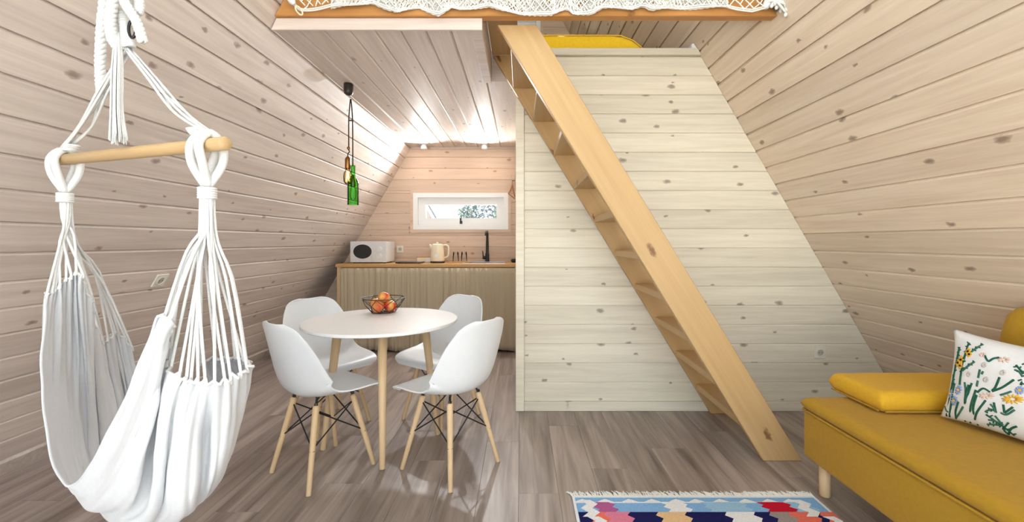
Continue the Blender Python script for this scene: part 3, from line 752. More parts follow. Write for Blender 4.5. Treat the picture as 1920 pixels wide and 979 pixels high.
socket('ivory wall socket on the left sloping wall, behind the hammock cords', Vector((wxl(.975), 2.52, .975)), Vector((0, 1, 0)), upL, nL)
socket('ivory wall socket low on the cream partition, right of stairs', Vector((2.12, YP, .413)), Vector((1, 0, 0)), Vector((0, 0, 1)), Vector((0, -1, 0)))
socket('cream wall socket on the back wall beside the microwave', Vector((-1.46, Y1, 1.11)), Vector((1, 0, 0)), Vector((0, 0, 1)), Vector((0, -1, 0)))

# hanger on a wooden peg
hk = thing('coat_hanger', 'brown wooden hanger on the back wall right of kitchen window', 'hanger', (-.088, 5.1, 1.80))
bm = bmesh.new()
tri = [(-.02, 0, .14), (-.030, 0, .06), (-.058, -.03, -.03), (.022, .03, -.09), (.010, .01, .02), (-.015, 0, .06)]
tube(bm, smooth_path([(-.018, 0, .07), (-.04, -.012, .0), (-.062, -.02, -.035)], 8), .008, 7)
tube(bm, smooth_path([(-.018, 0, .07), (.0, .012, -.01), (.014, .02, -.07)], 8), .008, 7)
obj('shoulder_bar', bm, M['hangerwood'], hk, True)
bm = bmesh.new(); tube(bm, [(-.062, -.02, -.035), (.014, .02, -.09)], .006, 7); obj('trouser_bar', bm, M['hangerwood'], hk, True)
bm = bmesh.new(); tube(bm, smooth_path([(-.018, 0, .07), (-.018, 0, .11), (-.005, .01, .13), (-.0, .01, .115)], 8), .0025, 6); obj('hook', bm, M['brass'], hk, True)
bm = rbox(-.022, .018, -.012, .098, .128, .185, .003, 1); pg = obj('peg', bm, M['pinkpine']); pg.location = (-.088, 5.1, 1.80); tag(pg, 'small wooden peg block on the back wall holding the hanger', 'peg')

# ceiling spots by the back wall
M['lens'], nt, b = new_mat('lit_lamp_lens'); b.inputs['Emission Color'].default_value = (1, .97, .93, 1); b.inputs['Emission Strength'].default_value = 4
for px_, lab in ((795, 'left'), (908, 'right')):
    X_ = (px_-CX)/F*5.06
    s_ = thing('ceiling_spot', lab + ' one of two small white ceiling spots above the kitchen window', 'lamp', (X_, 5.06, CZ), 0, 'ceiling spots above the kitchen')
    bm = bmesh.new(); lathe(bm, [(.030, -.0145), (.030, -.001)], 20); obj('mount', bm, M['white_plastic'], s_)
    bm = bmesh.new(); lathe(bm, [(.034, -.05), (.036, -.048), (.036, -.02), (.032, -.0148)], 24); obj('lamp_head', bm, M['white_plastic'], s_)
    bm = bmesh.new(); lathe(bm, [(0, -.046), (.033, -.046), (.033, -.043), (0, -.043)], 20); obj('lamp_lens', bm, M['lens'], s_)
    l = bpy.data.lights.new('spot_light', 'SPOT'); l.energy = 24; l.color = (.96, .98, 1); l.shadow_soft_size = .035; l.spot_size = math.radians(165); l.spot_blend = 1.0
    o = bpy.data.objects.new('spot_light', l); COL.objects.link(o); o.location = (X_, 5.02, CZ-.085); o.rotation_euler = (math.radians(72), 0, math.pi)

# ------------------------------------------------------------------ pendant lamp with bottle shade
pl = thing('pendant_lamp', 'black pendant lamp with green bottle shade and amber bulb on twin cords', 'lamp', (-1.243, 3.1, CZ-.002))
bm = bmesh.new(); lathe(bm, [(.031, -.0), (.033, -.004), (.033, -.055), (.030, -.07), (.018, -.08), (.006, -.083)], 22); obj('ceiling_rose', bm, M['dark_plastic'], pl, True)
def P_(px_, py_, Y=3.1): 
    v = at(px_, py_, Y); return v-Vector(pl.location)
bm = bmesh.new(); tube(bm, smooth_path([P_(657, 186), P_(654, 225), P_(654, 282)], 10), .0045, 6); tube(bm, smooth_path([P_(654, 281), P_(655, 285), P_(652, 289), P_(653, 297)], 10), .004, 6); obj('cord', bm, M['cord_bw'], pl, True)
bm = bmesh.new(); tube(bm, smooth_path([P_(658, 186), P_(661, 225), P_(661.5, 312)], 10), .0045, 6); obj('cord', bm, M['cord_bw'], pl, True)
a = P_(654, 226); b_ = P_(662, 226); bm = bmesh.new(); tube(bm, [a+Vector((-.004, 0, 0)), b_+Vector((.004, 0, 0))], .005, 6); obj('cord_clip', bm, M['dark_plastic'], pl)
c_ = P_(653.5, 278); bm = bmesh.new(); lathe(bm, [(0, -.012), (.009, -.008), (.012, 0), (.009, .008), (0, .012)], 12, c_.x, c_.y); 
for v in bm.verts: v.co.z += c_.z
obj('cord_bead', bm, M['brass'], pl, True)
# left: brass socket and bulb
c_ = P_(652, 300)
def off(bm, c):
    for v in bm.verts: v.co += Vector((c.x, c.y, c.z))
bm = bmesh.new(); lathe(bm, [(.006, .025), (.012, .02), (.019, .005), (.020, -.06), (.018, -.064)], 18); off(bm, c_); obj('lamp_socket', bm, M['brass'], pl, True)
bm = bmesh.new(); lathe(bm, [(.0, -.068), (.014, -.0645), (.016, -.075), (.027, -.095), (.030, -.12), (.028, -.155), (.018, -.172), (0, -.178)], 20); off(bm, c_); obj('bulb', bm, M['amber_glass'], pl, True)
mf, nt, b = new_mat('warm_filament'); b.inputs['Emission Color'].default_value = (1, .62, .28, 1); b.inputs['Emission Strength'].default_value = 1.5
bm = bmesh.new()
for k in range(6):
    a = k*math.pi/3; tube(bm, [(.006*math.cos(a), .006*math.sin(a), -.085), (.012*math.cos(a+.4), .012*math.sin(a+.4), -.155)], .0012, 4)
off(bm, c_); obj('filament', bm, mf, pl)
# right: green bottle with a socket inside
c_ = P_(662, 310)
bm = bmesh.new()
outer = [(.013, 0), (.016, -.002), (.016, -.018), (.0145, -.02), (.015, -.075), (.022, -.095), (.034, -.112), (.0385, -.13), (.0385, -.285)]
lathe(bm, outer, 26, cap0=False, cap1=False)
off(bm, c_); obj('bottle_shade', bm, M['green_glass'], pl, True)
bm = bmesh.new(); lathe(bm, [(.005, -.07), (.0105, -.075), (.017, -.10), (.018, -.15), (.016, -.155)], 16); off(bm, c_); obj('lamp_socket', bm, M['brass'], pl, True)
bm = bmesh.new(); lathe(bm, [(.0, -.157), (.013, -.158), (.016, -.165), (.022, -.195), (.022, -.225), (.014, -.245), (0, -.25)], 16); off(bm, c_); obj('bulb', bm, M['clear_glass'], pl, True)

# ------------------------------------------------------------------ dining table
TX, TY, TZ, TR = -.83, 2.58, .735, .445
tb = thing('dining_table', 'round white dining table on four splayed pale wooden legs', 'table', (TX, TY, 0))
bm = bmesh.new(); lathe(bm, [(0, TZ-.022), (TR-.03, TZ-.022), (TR-.004, TZ-.018), (TR, TZ-.014), (TR, TZ-.003), (TR-.003, TZ), (0, TZ)], 72); obj('tabletop', bm, M['white_paint'], tb)
bm = bmesh.new(); lathe(bm, [(0, TZ-.045), (.22, TZ-.045), (.22, TZ-.0225), (0, TZ-.0225)], 32); obj('underframe', bm, M['white_paint'], tb)
fa = math.atan2(2.267-TY, -.731-TX)
for k in range(4):
    a = fa+k*math.pi/2; d = Vector((math.cos(a), math.sin(a), 0)); bm = bmesh.new()
    tube(bm, [d*.328, d*.327+Vector((0, 0, .004)), d*.245+Vector((0, 0, TZ-.0226))], [.014, .0155, .026], 14); obj('leg', bm, M['birch'], tb, True)

# ------------------------------------------------------------------ shell chairs
def shell_mesh():
    prof = [ # forward, height, half width, curl of the edge along the normal
        (.252, .398, .150, -.010), (.243, .420, .188, -.008), (.215, .434, .208, .000), (.150, .437, .222, .010), (.070, .430, .231, .022),
        (-.010, .421, .235, .038), (-.080, .419, .237, .062), (-.135, .430, .238, .088), (-.172, .457, .238, .104), (-.196, .500, .237, .104),
        (-.212, .555, .233, .094), (-.226, .62, .225, .078), (-.240, .69, .207, .058), (-.251, .745, .182, .040), (-.258, .778, .158, .028), (-.262, .798, .120, .020), (-.263, .806, .080, .016)]
    P = [Vector(p+()) if len(p) == 3 else Vector((p[0], p[1], 0)) for p in prof]
    hw = [Vector((p[2], p[3], 0)) for p in prof]
    nu, nv = 48, 24; bm = bmesh.new(); rows = []
    for i in range(nu+1):
        t = (len(prof)-1)*i/nu; c = cr(P, t); h = cr(hw, t)
        c2 = cr(P, min(t+.05, len(prof)-1.0001)); c1 = cr(P, max(t-.05, 0)); tan = (c2-c1).normalized()
        nrm = Vector((tan.y, -tan.x)) if True else None      # (forward, up): faces up on the seat and forward on the back
        if nrm.x < 0 and nrm.y < 0: nrm = -nrm
        r_ = []
        for j in range(nv+1):
            s = -1+2*j/nv; q = abs(s)**2.3*h.y
            r_.append(bm.verts.new((s*h.x, c.x+nrm.x*q, c.y+nrm.y*q)))
        rows.append(r_)
    for A, B in zip(rows, rows[1:]):
        for j in range(nv): bm.faces.new((A[j], A[j+1], B[j+1], B[j]))
    return bm
def make_chair(label):
    t = thing('dining_chair', label, 'chair', (0, 0, 0), 0, 'shell chairs around the dining table')
    sh = obj('shell', shell_mesh(), M['white_plastic'], t, True)
    s_ = sh.modifiers.new('thick', 'SOLIDIFY'); s_.thickness = .0075; s_.offset = 0
    bv = sh.modifiers.new('edge', 'BEVEL'); bv.width = .0025; bv.segments = 2; bv.limit_method = 'ANGLE'
    tops = {}; feet = {}
    for sx in (-1, 1):
        for sy in (-1, 1):
            ft = Vector((sx*.18, sy*.18, 0)); tp = Vector((sx*.105, sy*.10, .385)); tops[sx, sy] = tp; feet[sx, sy] = ft
            d = (tp-ft)
            bm = bmesh.new(); tube(bm, [ft, ft+d*.01, ft+d*.55, ft+d*.97, tp], [.0105, .012, .0145, .0165, .014], 12); lg = obj('leg', bm, M['birch'], t, True)
            bm = bmesh.new(); tube(bm, [ft+d*.90, tp+Vector((0, 0, .012))], [.0055, .009], 6)
            tube(bm, [tp+Vector((0, 0, .004)), tp+Vector((-sx*.01, -sy*.01, .026)), Vector((sx*.06, sy*.06, .412 if sy > 0 else .406))], .0065, 6); bracket = obj('mount', bm, M['black_metal'], t)
    def on(k, f): return feet[k]+(tops[k]-feet[k])*f
    ring = [(-1, -1), (1, -1), (1, 1), (-1, 1)]
    for i in range(4):
        a, b_ = ring[i], ring[(i+1) % 4]
        for p, q in ((a, b_), (b_, a)):
            bm = bmesh.new(); tube(bm, [on(p, .93), on(q, .50)], .0036, 6)
            e_ = on(q, .50); dd = (e_-on(p, .93)).normalized(); tube(bm, [e_+dd*.006, e_+dd*.016], .006, 6); obj('brace', bm, M['black_metal'], t)
    return t
G = 'shell chairs around the dining table'
def face(fx, fy): return math.atan2(-fx, fy)     # rotation that turns local +Y towards (fx, fy)
ch = make_chair('white shell chair nearest the camera on the left side of table'); ch.location = (-1.045, 2.278, 0); ch.rotation_euler = (0, 0, face(.576, .817))
dup(ch, (-.377, 2.309, 0), face(-.808, .589), 'white shell chair at the table\'s right front, back towards the partition')
dup(ch, (-1.265, 2.84, 0), face(.808, -.589), 'white shell chair behind the table on the left, near the sloping wall')
dup(ch, (-.545, 2.95, 0), face(-.576, -.817), 'white shell chair behind the table on the right, before the kitchen curtain')

# ------------------------------------------------------------------ fruit bowl
BX, BY = -.905, 2.83
fb = thing('fruit_basket', 'black wire fruit basket with angular mesh on the white table', 'basket', (BX, BY, TZ))
def ringpts(r, z, n, ph): return [Vector((r*math.cos(2*math.pi*(k+ph)/n), r*math.sin(2*math.pi*(k+ph)/n), z)) for k in range(n)]
R0 = ringpts(.076, .0035, 8, 0); R1 = ringpts(.113, .05, 8, .5); R2 = ringpts(.142, .096, 8, 0)
for R_, nm in ((R0, 'base_ring'), (R2, 'rim')):
    bm = bmesh.new()
    for k in range(8): tube(bm, [R_[k], R_[(k+1) % 8]], .0026, 6)
    if nm == 'base_ring':
        tube(bm, [R_[0], R_[4]], .002, 5); tube(bm, [R_[2], R_[6]], .002, 5)
    obj(nm, bm, M['black_metal'], fb)
for k in range(8):
    for a, b_ in ((R0[k], R1[k]), (R0[k], R1[k-1]), (R1[k], R2[k]), (R1[k], R2[(k+1) % 8])):
        bm = bmesh.new(); tube(bm, [a, b_], .002, 5); obj('wire', bm, M['black_metal'], fb)
def apple_mesh():
    bm = bmesh.new(); pr = []
    for i in range(15):
        a = math.pi*i/14; r = .040*math.sin(a)*(1+.05*math.cos(a)); z = -.036*math.cos(a)
        if i > 11: z -= .006*((i-11)/3)**2
        if i < 2: z += .004*(2-i)/2
        pr.append((max(r, 0), z))
    pr[0] = (0, pr[0][1]); pr[-1] = (0, pr[-1][1])
    lathe(bm, pr, 22); return bm
apple0 = None
spots = []
for ang, dz, lab in ((160, .012, 'red apple at the left of the fruit basket, leaning on its rim'), (250, 0, 'red and yellow apple at the front of the fruit basket'),
                     (340, 0, 'orange-red apple at the right of the fruit basket'), (70, 0, 'red apple at the back of the basket, behind the top one')):
    spots.append((.0545*math.cos(math.radians(ang)), .0545*math.sin(math.radians(ang)), .0425+dz, lab))
spots.append((.004, .002, .098, 'red apple on top of the heap in the fruit basket'))
for i, (x, y, z, lab) in enumerate(spots):
    if apple0 is None:
        a_ = obj('apple', apple_mesh(), M['apple'], smooth=True); apple0 = a_
        bm = bmesh.new(); tube(bm, [(0, 0, .028), (.002, 0, .038), (.005, .001, .046)], .0016, 5); obj('stem', bm, M['hangerwood'], a_)
    else: a_ = dup(apple0)
    a_.location = (BX+x, BY+y, TZ+z); a_.rotation_euler = (random.uniform(-.6, .6), random.uniform(-.6, .6), random.uniform(0, 6))
    tag(a_, lab, 'apple', 'apples in the fruit basket')

# ------------------------------------------------------------------ sofa
SX, SYE = 1.36, 2.087
so = thing('sofa', 'mustard yellow sofa bed on round wooden legs by the right wall', 'sofa', (1.8, 1.0, 0))
def soft(x0, x1, y0, y1, z0, z1, w, puff=0.0, n=10):
    bm = bmesh.new(); box(bm, x0, x1, y0, y1, z0, z1); bevel(bm, w, 4)
    return bm
SY0 = .05
to_parent(obj('base', soft(SX+.004, 2.36, SY0, SYE, .165, .395, .018), M['mustard'], smooth=True), so)
# seat pad: slightly domed with rounded edges
def pad(x0, x1, y0, y1, z0, z1, r, dome, nx=24, ny=40):
    bm = bmesh.new()
    def prof(a): # 0..1 -> rounded falloff
        return 1-(1-min(1, a))**2
    top = []; bot = []
    for j in range(ny+1):
        rt_, rb_ = [], []
        for i in range(nx+1):
            u = i/nx; v = j/ny
            # denser towards edges
            uu = .5-.5*math.cos(math.pi*u); vv = .5-.5*math.cos(math.pi*v)
            x = x0+(x1-x0)*uu; y = y0+(y1-y0)*vv
            dx = min(x-x0, x1-x)/r; dy = min(y-y0, y1-y)/r
            e_ = math.sqrt(max(0, 1-max(0, 1-dx)**2))*math.sqrt(max(0, 1-max(0, 1-dy)**2)) if dx < 1 or dy < 1 else 1
            zz = (z0+z1)/2; hh = (z1-z0)/2
            dm = dome*math.sin(math.pi*uu)**.5*math.sin(math.pi*vv)**.5 if 0 < uu < 1 and 0 < vv < 1 else 0
            wr = .002*noise.noise(Vector((x*9, y*6, 1)))*e_
            rt_.append(bm.verts.new((x, y, zz+hh*e_+dm+wr))); rb_.append(bm.verts.new((x, y, zz-hh*e_)))
        top.append(rt_); bot.append(rb_)
    for A, B, D, E_ in zip(top, top[1:], bot, bot[1:]):
        for i in range(nx):
            bm.faces.new((A[i], A[i+1], B[i+1], B[i])); bm.faces.new((D[i], E_[i], E_[i+1], D[i+1]))
    bmesh.ops.remove_doubles(bm, verts=bm.verts, dist=.0004)
    return bm
to_parent(obj('seat_pad', pad(SX-.004, 2.30, SY0, SYE+.006, .388, .452, .034, .008), M['mustard'], smooth=True), so)
bm = bmesh.new(); tube(bm, smooth_path([(SX+.001, SY0+.02, .392), (SX-.002, 1.0, .392), (SX-.001, SYE-.01, .392)], 12), .005, 6); tube(bm, [(SX+.01, SYE+.002, .392), (2.3, SYE+.002, .392)], .005, 6); to_parent(obj('piping', bm, M['mustard'], smooth=True), so)
# leaning back cushion
bk = obj('backrest', pad(-.09, .09, -1.72, .0, 0, .52, .07, 0, 14, 40), M['mustard'], smooth=True)
bk.parent = so; bk.matrix_basis = Matrix.Translation(Vector((2.185, 1.84, .425))-Vector(so.location)) @ Matrix.Rotation(math.radians(-14), 4, 'Y')
for x_ in (SX+.075, 2.24):
    for y_ in (SYE-.055, .15):
        bm = bmesh.new(); lathe(bm, [(.021, 0), (.023, .003), (.026, .165)], 16, x_, y_); to_parent(obj('leg', bm, M['birch'], smooth=True), so)
# flat arm cushion at the far end
cu_ = obj('arm_cushion', pad(1.545, 2.33, 1.845, 2.165, .459, .546, .03, .004, 30, 16), M['yellow_cushion'], smooth=True)
tag(cu_, 'flat yellow box cushion lying across the far end of the sofa', 'cushion')
bm = bmesh.new(); tube(bm, [(1.565, 1.848, .468), (2.31, 1.848, .468)], .004, 5); tube(bm, [(1.548, 1.865, .468), (1.548, 2.145, .468)], .004, 5); obj('piping', bm, M['mustard'], cu_)

# embroidered pillow
PWD, PHT, PTH = .45, .375, .075
def pil(u, v, side):
    """u, v in 0..1; side +1 is the embroidered face"""
    a, b_ = 2*u-1, 2*v-1
    pinch = 1-.10*(1-abs(a)**2.2)*abs(b_)**3; pinch2 = 1-.10*(1-abs(b_)**2.2)*abs(a)**3
    x = a*PWD/2*pinch2; y = b_*PHT/2*pinch
    h = PTH*(max(0, 1-abs(a)**2.6)**.55)*(max(0, 1-abs(b_)**2.6)**.55)
    h += .004*noise.noise(Vector((u*5, v*5, side)))*min(1, h*30)
    return Vector((x, y, side*h))
bm = bmesh.new(); n = 36
fr = [[bm.verts.new(pil(i/n, j/n, 1)) for i in range(n+1)] for j in range(n+1)]
bk_ = [[fr[j][i] if i in (0, n) or j in (0, n) else bm.verts.new(pil(i/n, j/n, -1)) for i in range(n+1)] for j in range(n+1)]
for j in range(n):
    for i in range(n):
        bm.faces.new((fr[j][i], fr[j][i+1], fr[j+1][i+1], fr[j+1][i])); bm.faces.new((bk_[j][i], bk_[j+1][i], bk_[j+1][i+1], bk_[j][i+1]))
pw = obj('pillow', bm, M['pillow'], smooth=True); tag(pw, 'white pillow embroidered with garden flowers leaning on the sofa', 'pillow')
ux = Vector((.33, -.944, 0)).normalized(); lean = math.radians(8)
nrm = Vector((-ux.y*-1, 0, 0))
nh = Vector((ux.y, -ux.x, 0))                    # horizontal normal, towards room
if nh.x > 0: nh = -nh
uy = (Vector((0, 0, 1))*math.cos(lean)-nh*math.sin(lean)).normalized(); nz_ = ux.cross(uy); ux, uy = ux*math.cos(.05)-uy*math.sin(.05), uy*math.cos(.05)+ux*math.sin(.05)
pc = Vector((1.752, 1.802, .466))+ux*PWD/2+uy*PHT/2
m = Matrix.Identity(4)
for i, a in enumerate((ux, uy, nz_)):
    for j in range(3): m[j][i] = a[j]
m.translation = pc; pw.matrix_world = m
# embroidery follows the front surface; (x, y) below are points of the drawing, 445 x 640 units for the visible part
sgn = 1 if nz_.dot(nh) > 0 else -1
def emb(x, y, lift=.0012):
    t_ = 210+.135*(x-110); b_ = 715+.36*(x-80)
    u = max(.02, min(.98, .53*((max(x, 101)-100)/455.0)**.96+.02)); v = 1-max(.03, min(.97, (y-t_)/(b_-t_)))
    p = pil(u, v, sgn); p.z += sgn*lift; return p
def leaflets(path, step, ln):
    out = []
    P = smooth_path([Vector((a, b_, 0)) for a, b_ in path], int(step))
    for i in range(1, len(P)-1):
        t = (P[i+1]-P[i-1]).normalized(); nn = Vector((-t.y, t.x, 0))*(1 if i % 2 else -1); q = P[i]+nn*ln-t*ln*.5
        out.append([(P[i].x, P[i].y), (q.x, q.y)])
    return out
EM = {k: plain('embroidery_'+k, srgb(*c), .7, .2, noise_amt=.12, nscale=300) for k, c in dict(green=(38, 92, 72), teal=(60, 110, 92), yellow=(232, 180, 60), blue=(150, 172, 214), blush=(226, 196, 180), grey=(206, 198, 194), dark=(40, 34, 36), pale_blue=(150, 190, 220)).items()}
def strokes(name, col, L_, r):
    for s in L_:
        bm = bmesh.new(); tube(bm, smooth_path([emb(*p) for p in s], 4*(len(s)-1)), r, 5, flat=.45); obj(name, bm, EM[col], pw, True)
strokes('embroidered_stem', 'green', [
    [(155, 310), (150, 400), (140, 560), (130, 745)], [(215, 280), (210, 360), (205, 470), (208, 530)], [(165, 520), (158, 640), (150, 745)], [(215, 630), (195, 690), (193, 755)],
    [(270, 530), (262, 620), (250, 770)], [(320, 560), (300, 660), (280, 775)], [(385, 620), (340, 690), (318, 745)], [(330, 590), (315, 680), (325, 790)], [(288, 520), (280, 560), (262, 640)],
    [(330, 575), (360, 550), (400, 570)], [(440, 480), (425, 540), (410, 560)], [(515, 490), (460, 540), (410, 565)], [(330, 345), (350, 375), (366, 388), (385, 370), (412, 360)], [(445, 690), (430, 630)],
    [(490, 690), (480, 640)], [(490, 690), (530, 652)], [(530, 840), (480, 780), (390, 705)], [(500, 840), (480, 800), (510, 750)], [(500, 830), (520, 790), (552, 770)], [(555, 450), (505, 400)], [(553, 520), (550, 350)]], .0036)
strokes('embroidered_leaf', 'teal', [
    [(300, 280), (270, 315), (245, 340)], [(285, 395), (250, 420), (212, 450)], [(240, 515), (256, 560), (264, 610)], [(250, 660), (215, 710), (196, 730)], [(105, 650), (125, 680), (140, 690)], [(140, 470), (150, 510), (160, 530)],
    [(385, 690), (420, 672), (450, 690)], [(412, 640), (430, 660), (444, 690)], [(388, 772), (430, 770), (480, 775)], [(400, 740), (440, 745), (480, 772)], [(440, 710), (460, 740), (480, 770)], [(470, 690), (500, 700), (540, 668)], [(510, 560), (470, 580), (455, 585)], [(325, 440), (322, 490)], [(322, 505), (321, 540)], [(345, 450), (340, 468)], [(505, 430), (530, 440), (553, 470)]], .0034)
for path, n_, ln in (([(215, 275), (210, 360), (206, 470)], 12, 15), ([(300, 280), (270, 315), (250, 335)], 6, 14), ([(155, 310), (150, 400), (142, 540)], 12, 14), ([(285, 395), (250, 420), (212, 450)], 6, 12), ([(530, 840), (480, 780), (390, 705)], 8, 20), ([(388, 772), (430, 770), (480, 775)], 6, 14), ([(553, 520), (550, 350)], 8, 18), ([(505, 400), (530, 430), (553, 462)], 5, 16), ([(385, 690), (420, 672), (450, 690)], 5, 14)):
    strokes('embroidered_leaf', 'green', leaflets(path, n_, ln), .0024)
def flower(name, cx, cy, r, col, petals, core, stretch=1.0):
    bm = bmesh.new()
    for k in range(petals):
        a = 2*math.pi*k/petals
        tube(bm, [emb(cx+r*.25*math.cos(a)*stretch, cy+r*.25*math.sin(a)), emb(cx+r*.65*math.cos(a)*stretch, cy+r*.65*math.sin(a), .002), emb(cx+r*math.cos(a)*stretch, cy+r*math.sin(a))], [.002, .0034, .0016], 5, flat=.5)
    f = obj(name, bm, EM[col], pw, True)
    if core:
        bm = bmesh.new(); p = emb(cx, cy, .002); tube(bm, [p-Vector((0, 0, .002)), p+Vector((0, 0, sgn*.0015))], [.0055, .004], 10); obj('flower_centre', bm, EM[core], f)
for c in ((225, 335, 22), (238, 352, 18), (185, 385, 26), (165, 402, 22), (190, 420, 18)): flower('embroidered_flower', *c, 'yellow', 7, 'dark')
for c in ((205, 560, 28), (140, 578, 24), (180, 622, 30), (550, 550, 26)): flower('embroidered_flower', *c, 'blue', 10, 'yellow')
for c in ((345, 412, 16), (262, 470, 16), (367, 497, 17), (452, 452, 17)): flower('embroidered_flower', *c, 'grey', 9, None)
flower('embroidered_flower', 440, 372, 20, 'blush', 8, None, 1.8); flower('embroidered_flower', 385, 592, 20, 'blush', 9, None, 2.2); flower('embroidered_flower', 522, 605, 30, 'yellow', 12, None, 1.9); flower('embroidered_flower', 322, 350, 14, 'blush', 6, None, 1.5)

# ------------------------------------------------------------------ kilim rug
RX0, RX1, RYF, RYN = .238, 1.372, 2.017, .35
RC = {k: plain('rug_wool_'+k, srgb(*c), .95, .1, noise_amt=.10, nscale=120, bump=.3, bscale=500) for k, c in dict(sky=(128, 172, 214), light=(150, 188, 214), white=(226, 226, 226), magenta=(172, 92, 142), red=(190, 24, 48), navy=(28, 30, 82), coral=(224, 112, 92), pink=(212, 124, 150), tan=(222, 186, 140), grey=(150, 140, 136)).items()}
rug = thing('rug', 'blue kilim rug with stepped zigzag motifs and cream fringe on floor', 'rug', ((RX0+RX1)/2, 1.2, 0))
bm = bmesh.new(); box(bm, RX0, RX1, RYN, RYF, .001, .007); to_parent(obj('rug_base', bm, RC['sky']), rug)
def rpx(zx, zy):   # drawing units of the far end of the rug, measured on the floor
    py = 900+zy/3.491; px_ = 1050+zx/3.491; D = F*HC/(py-CY); return ((px_-CX)*D/F, D)
def patch(col, poly, h):
    bm = bmesh.new(); poly = [(min(max(x, RX0), RX1), min(max(y, RYN), RYF)) for x, y in poly]
    A = [bm.verts.new((x, y, h)) for x, y in poly]; bm.faces.new(A)
    B = [bm.verts.new((x, y, .0065)) for x, y in poly]; n = len(poly)
    for i in range(n): bm.faces.new((A[i], A[(i+1) % n], B[(i+1) % n], B[i]))
    to_parent(obj('woven_motif', bm, RC[col]), rug)
def zig(col, x, w, y0, y1, amp, n, h, ph=0, slant=0):
    """a column with toothed sides running from y0 (far) to y1 (near)"""
    L_ = []; R_ = []
    for i in range(2*n+1):
        t = i/(2*n); y = y0+(y1-y0)*t; o = amp*((i+ph) % 2)+slant*t; L_.append((x+o-w/2, y)); R_.append((x+o+w/2, y))
    patch(col, L_+R_[::-1], h)
yA, yB, yC = 2.017, 1.970, 1.898
bw = .012
patch('white', [(RX0, RYN), (RX0, RYF), (RX0+bw, RYF), (RX0+bw, RYN)], .0074); patch('white', [(RX1-bw, RYN), (RX1-bw, RYF), (RX1, RYF), (RX1, RYN)], .0074); patch('white', [(RX0, RYF-bw), (RX0, RYF), (RX1, RYF), (RX1, RYF-bw)], .0078)
# peaked white line of the border
pk = [rpx(a, 160)[0] for a in (150, 300, 460, 610, 770, 900, 1060, 1230, 1380, 1520)]
for x in pk: patch('white', [(x-.04, yB), (x-.018, yB+.014), (x, yB+.024), (x+.018, yB+.014), (x+.04, yB)], .0075)
patch('white', [(pk[0]-.05, yB-.006), (pk[0]-.05, yB+.001), (pk[-1]+.05, yB+.001), (pk[-1]+.05, yB-.006)], .0077)
WR = RX1-RX0
rowh = yB-yC
rr = random.Random(4)
bands = []
y = yB
row_cols = [
    [('magenta', .115, .075), ('white', .40, .085), ('light', .60, .16), ('red', .80, .11), ('light', .90, .08)],
    [('navy', .5, 1.0, 'bg'), ('coral', .10, .09), ('pink', .16, .09), ('tan', .37, .11), ('white', .635, .11), ('grey', .80, .10), ('coral', .87, .09), ('coral', .975, .06)],
    [('navy', .5, 1.0, 'bg'), ('white', .09, .09), ('coral', .22, .1), ('light', .35, .1), ('magenta', .5, .1), ('tan', .64, .1), ('white', .78, .11), ('red', .92, .09)],
    [('light', .5, 1.0, 'bg'), ('red', .16, .11), ('navy', .33, .11), ('white', .5, .11), ('coral', .66, .11), ('navy', .83, .11)]]
rowi = 0
while y > RYN+.05:
    y2 = max(y-rowh*(1 if rowi == 0 else 1.25), RYN+.01)
    cols = row_cols[rowi] if rowi < 2 else row_cols[rowi % 4]
    for c in cols:
        if len(c) == 4: patch(c[0], [(RX0+bw+.002, y2), (RX0+bw+.002, y), (RX1-bw-.002, y), (RX1-bw-.002, y2)], .0073)
        else: zig(c[0], RX0+WR*c[1]-.012, WR*c[2], y-.001, y2+.001, .022, 2, .0079+.0001*(rr.random()), rowi % 2, .02)
    y = y2; rowi += 1
# white stepped lines down both sides
for s, xx in ((0, RX0+.055), (1, RX1-.11)):
    y = yB+.015; i = 0; x = xx
    while y > RYN+.05:
        zig('white', x, .05, y, max(y-.06, RYN+.03), .03, 1, .0084, 0, .0); y -= .06; x = xx+(.02 if i % 2 else 0)+(.05 if s and i == 1 else 0); i += 1
# fringe
bm = bmesh.new(); rf = random.Random(9); x = RX0-.015
while x < RX1+.01:
    a = rf.uniform(-.012, .012)-.004; l = rf.uniform(.028, .05)
    x_ = min(max(x, RX0+.002), RX1-.002)
    tube(bm, [(x_, RYF-.001, .006), (x_+a*.5, RYF+l*.5, .0065), (x_+a*1.6, RYF+l, .003)], [.0028, .0026, .0016], 4); x += .0042
to_parent(obj('fringe', bm, M['net']), rug)['kind'] = 'stuff'

# ------------------------------------------------------------------ hammock chair
hc = thing('hammock_chair', 'white cotton hanging hammock chair with wooden spreader bar', 'hammock chair', (-1.1, 1.24, .35))
BLp, BRp = at(113, 300, 1.41), at(424, 269, 1.085)
bd_ = (BRp-BLp).normalized()
bm = bmesh.new(); L_ = (BRp-BLp).length; tube(bm, [(0, 0, 0), (.004, 0, 0), (L_-.004, 0, 0), (L_, 0, 0)], [.0155, .0175, .0175, .0155], 20)
o = obj('spreader_bar', bm, M['birch_x'], hc, True)
ay = Vector((0, 0, 1)).cross(bd_).normalized(); az = bd_.cross(ay)
m = Matrix.Identity(4)
for i, a in enumerate((bd_, ay, az)):
    for j in range(3): m[j][i] = a[j]
m.translation = BLp-Vector(hc.location); o.matrix_basis = m
def hobj(name, bm, mat=M['rope'], smooth=True): return to_parent(obj(name, bm, mat, smooth=smooth), hc)
TL, TRt = BLp+bd_*.03, BRp-bd_*.075            # where the loops sit
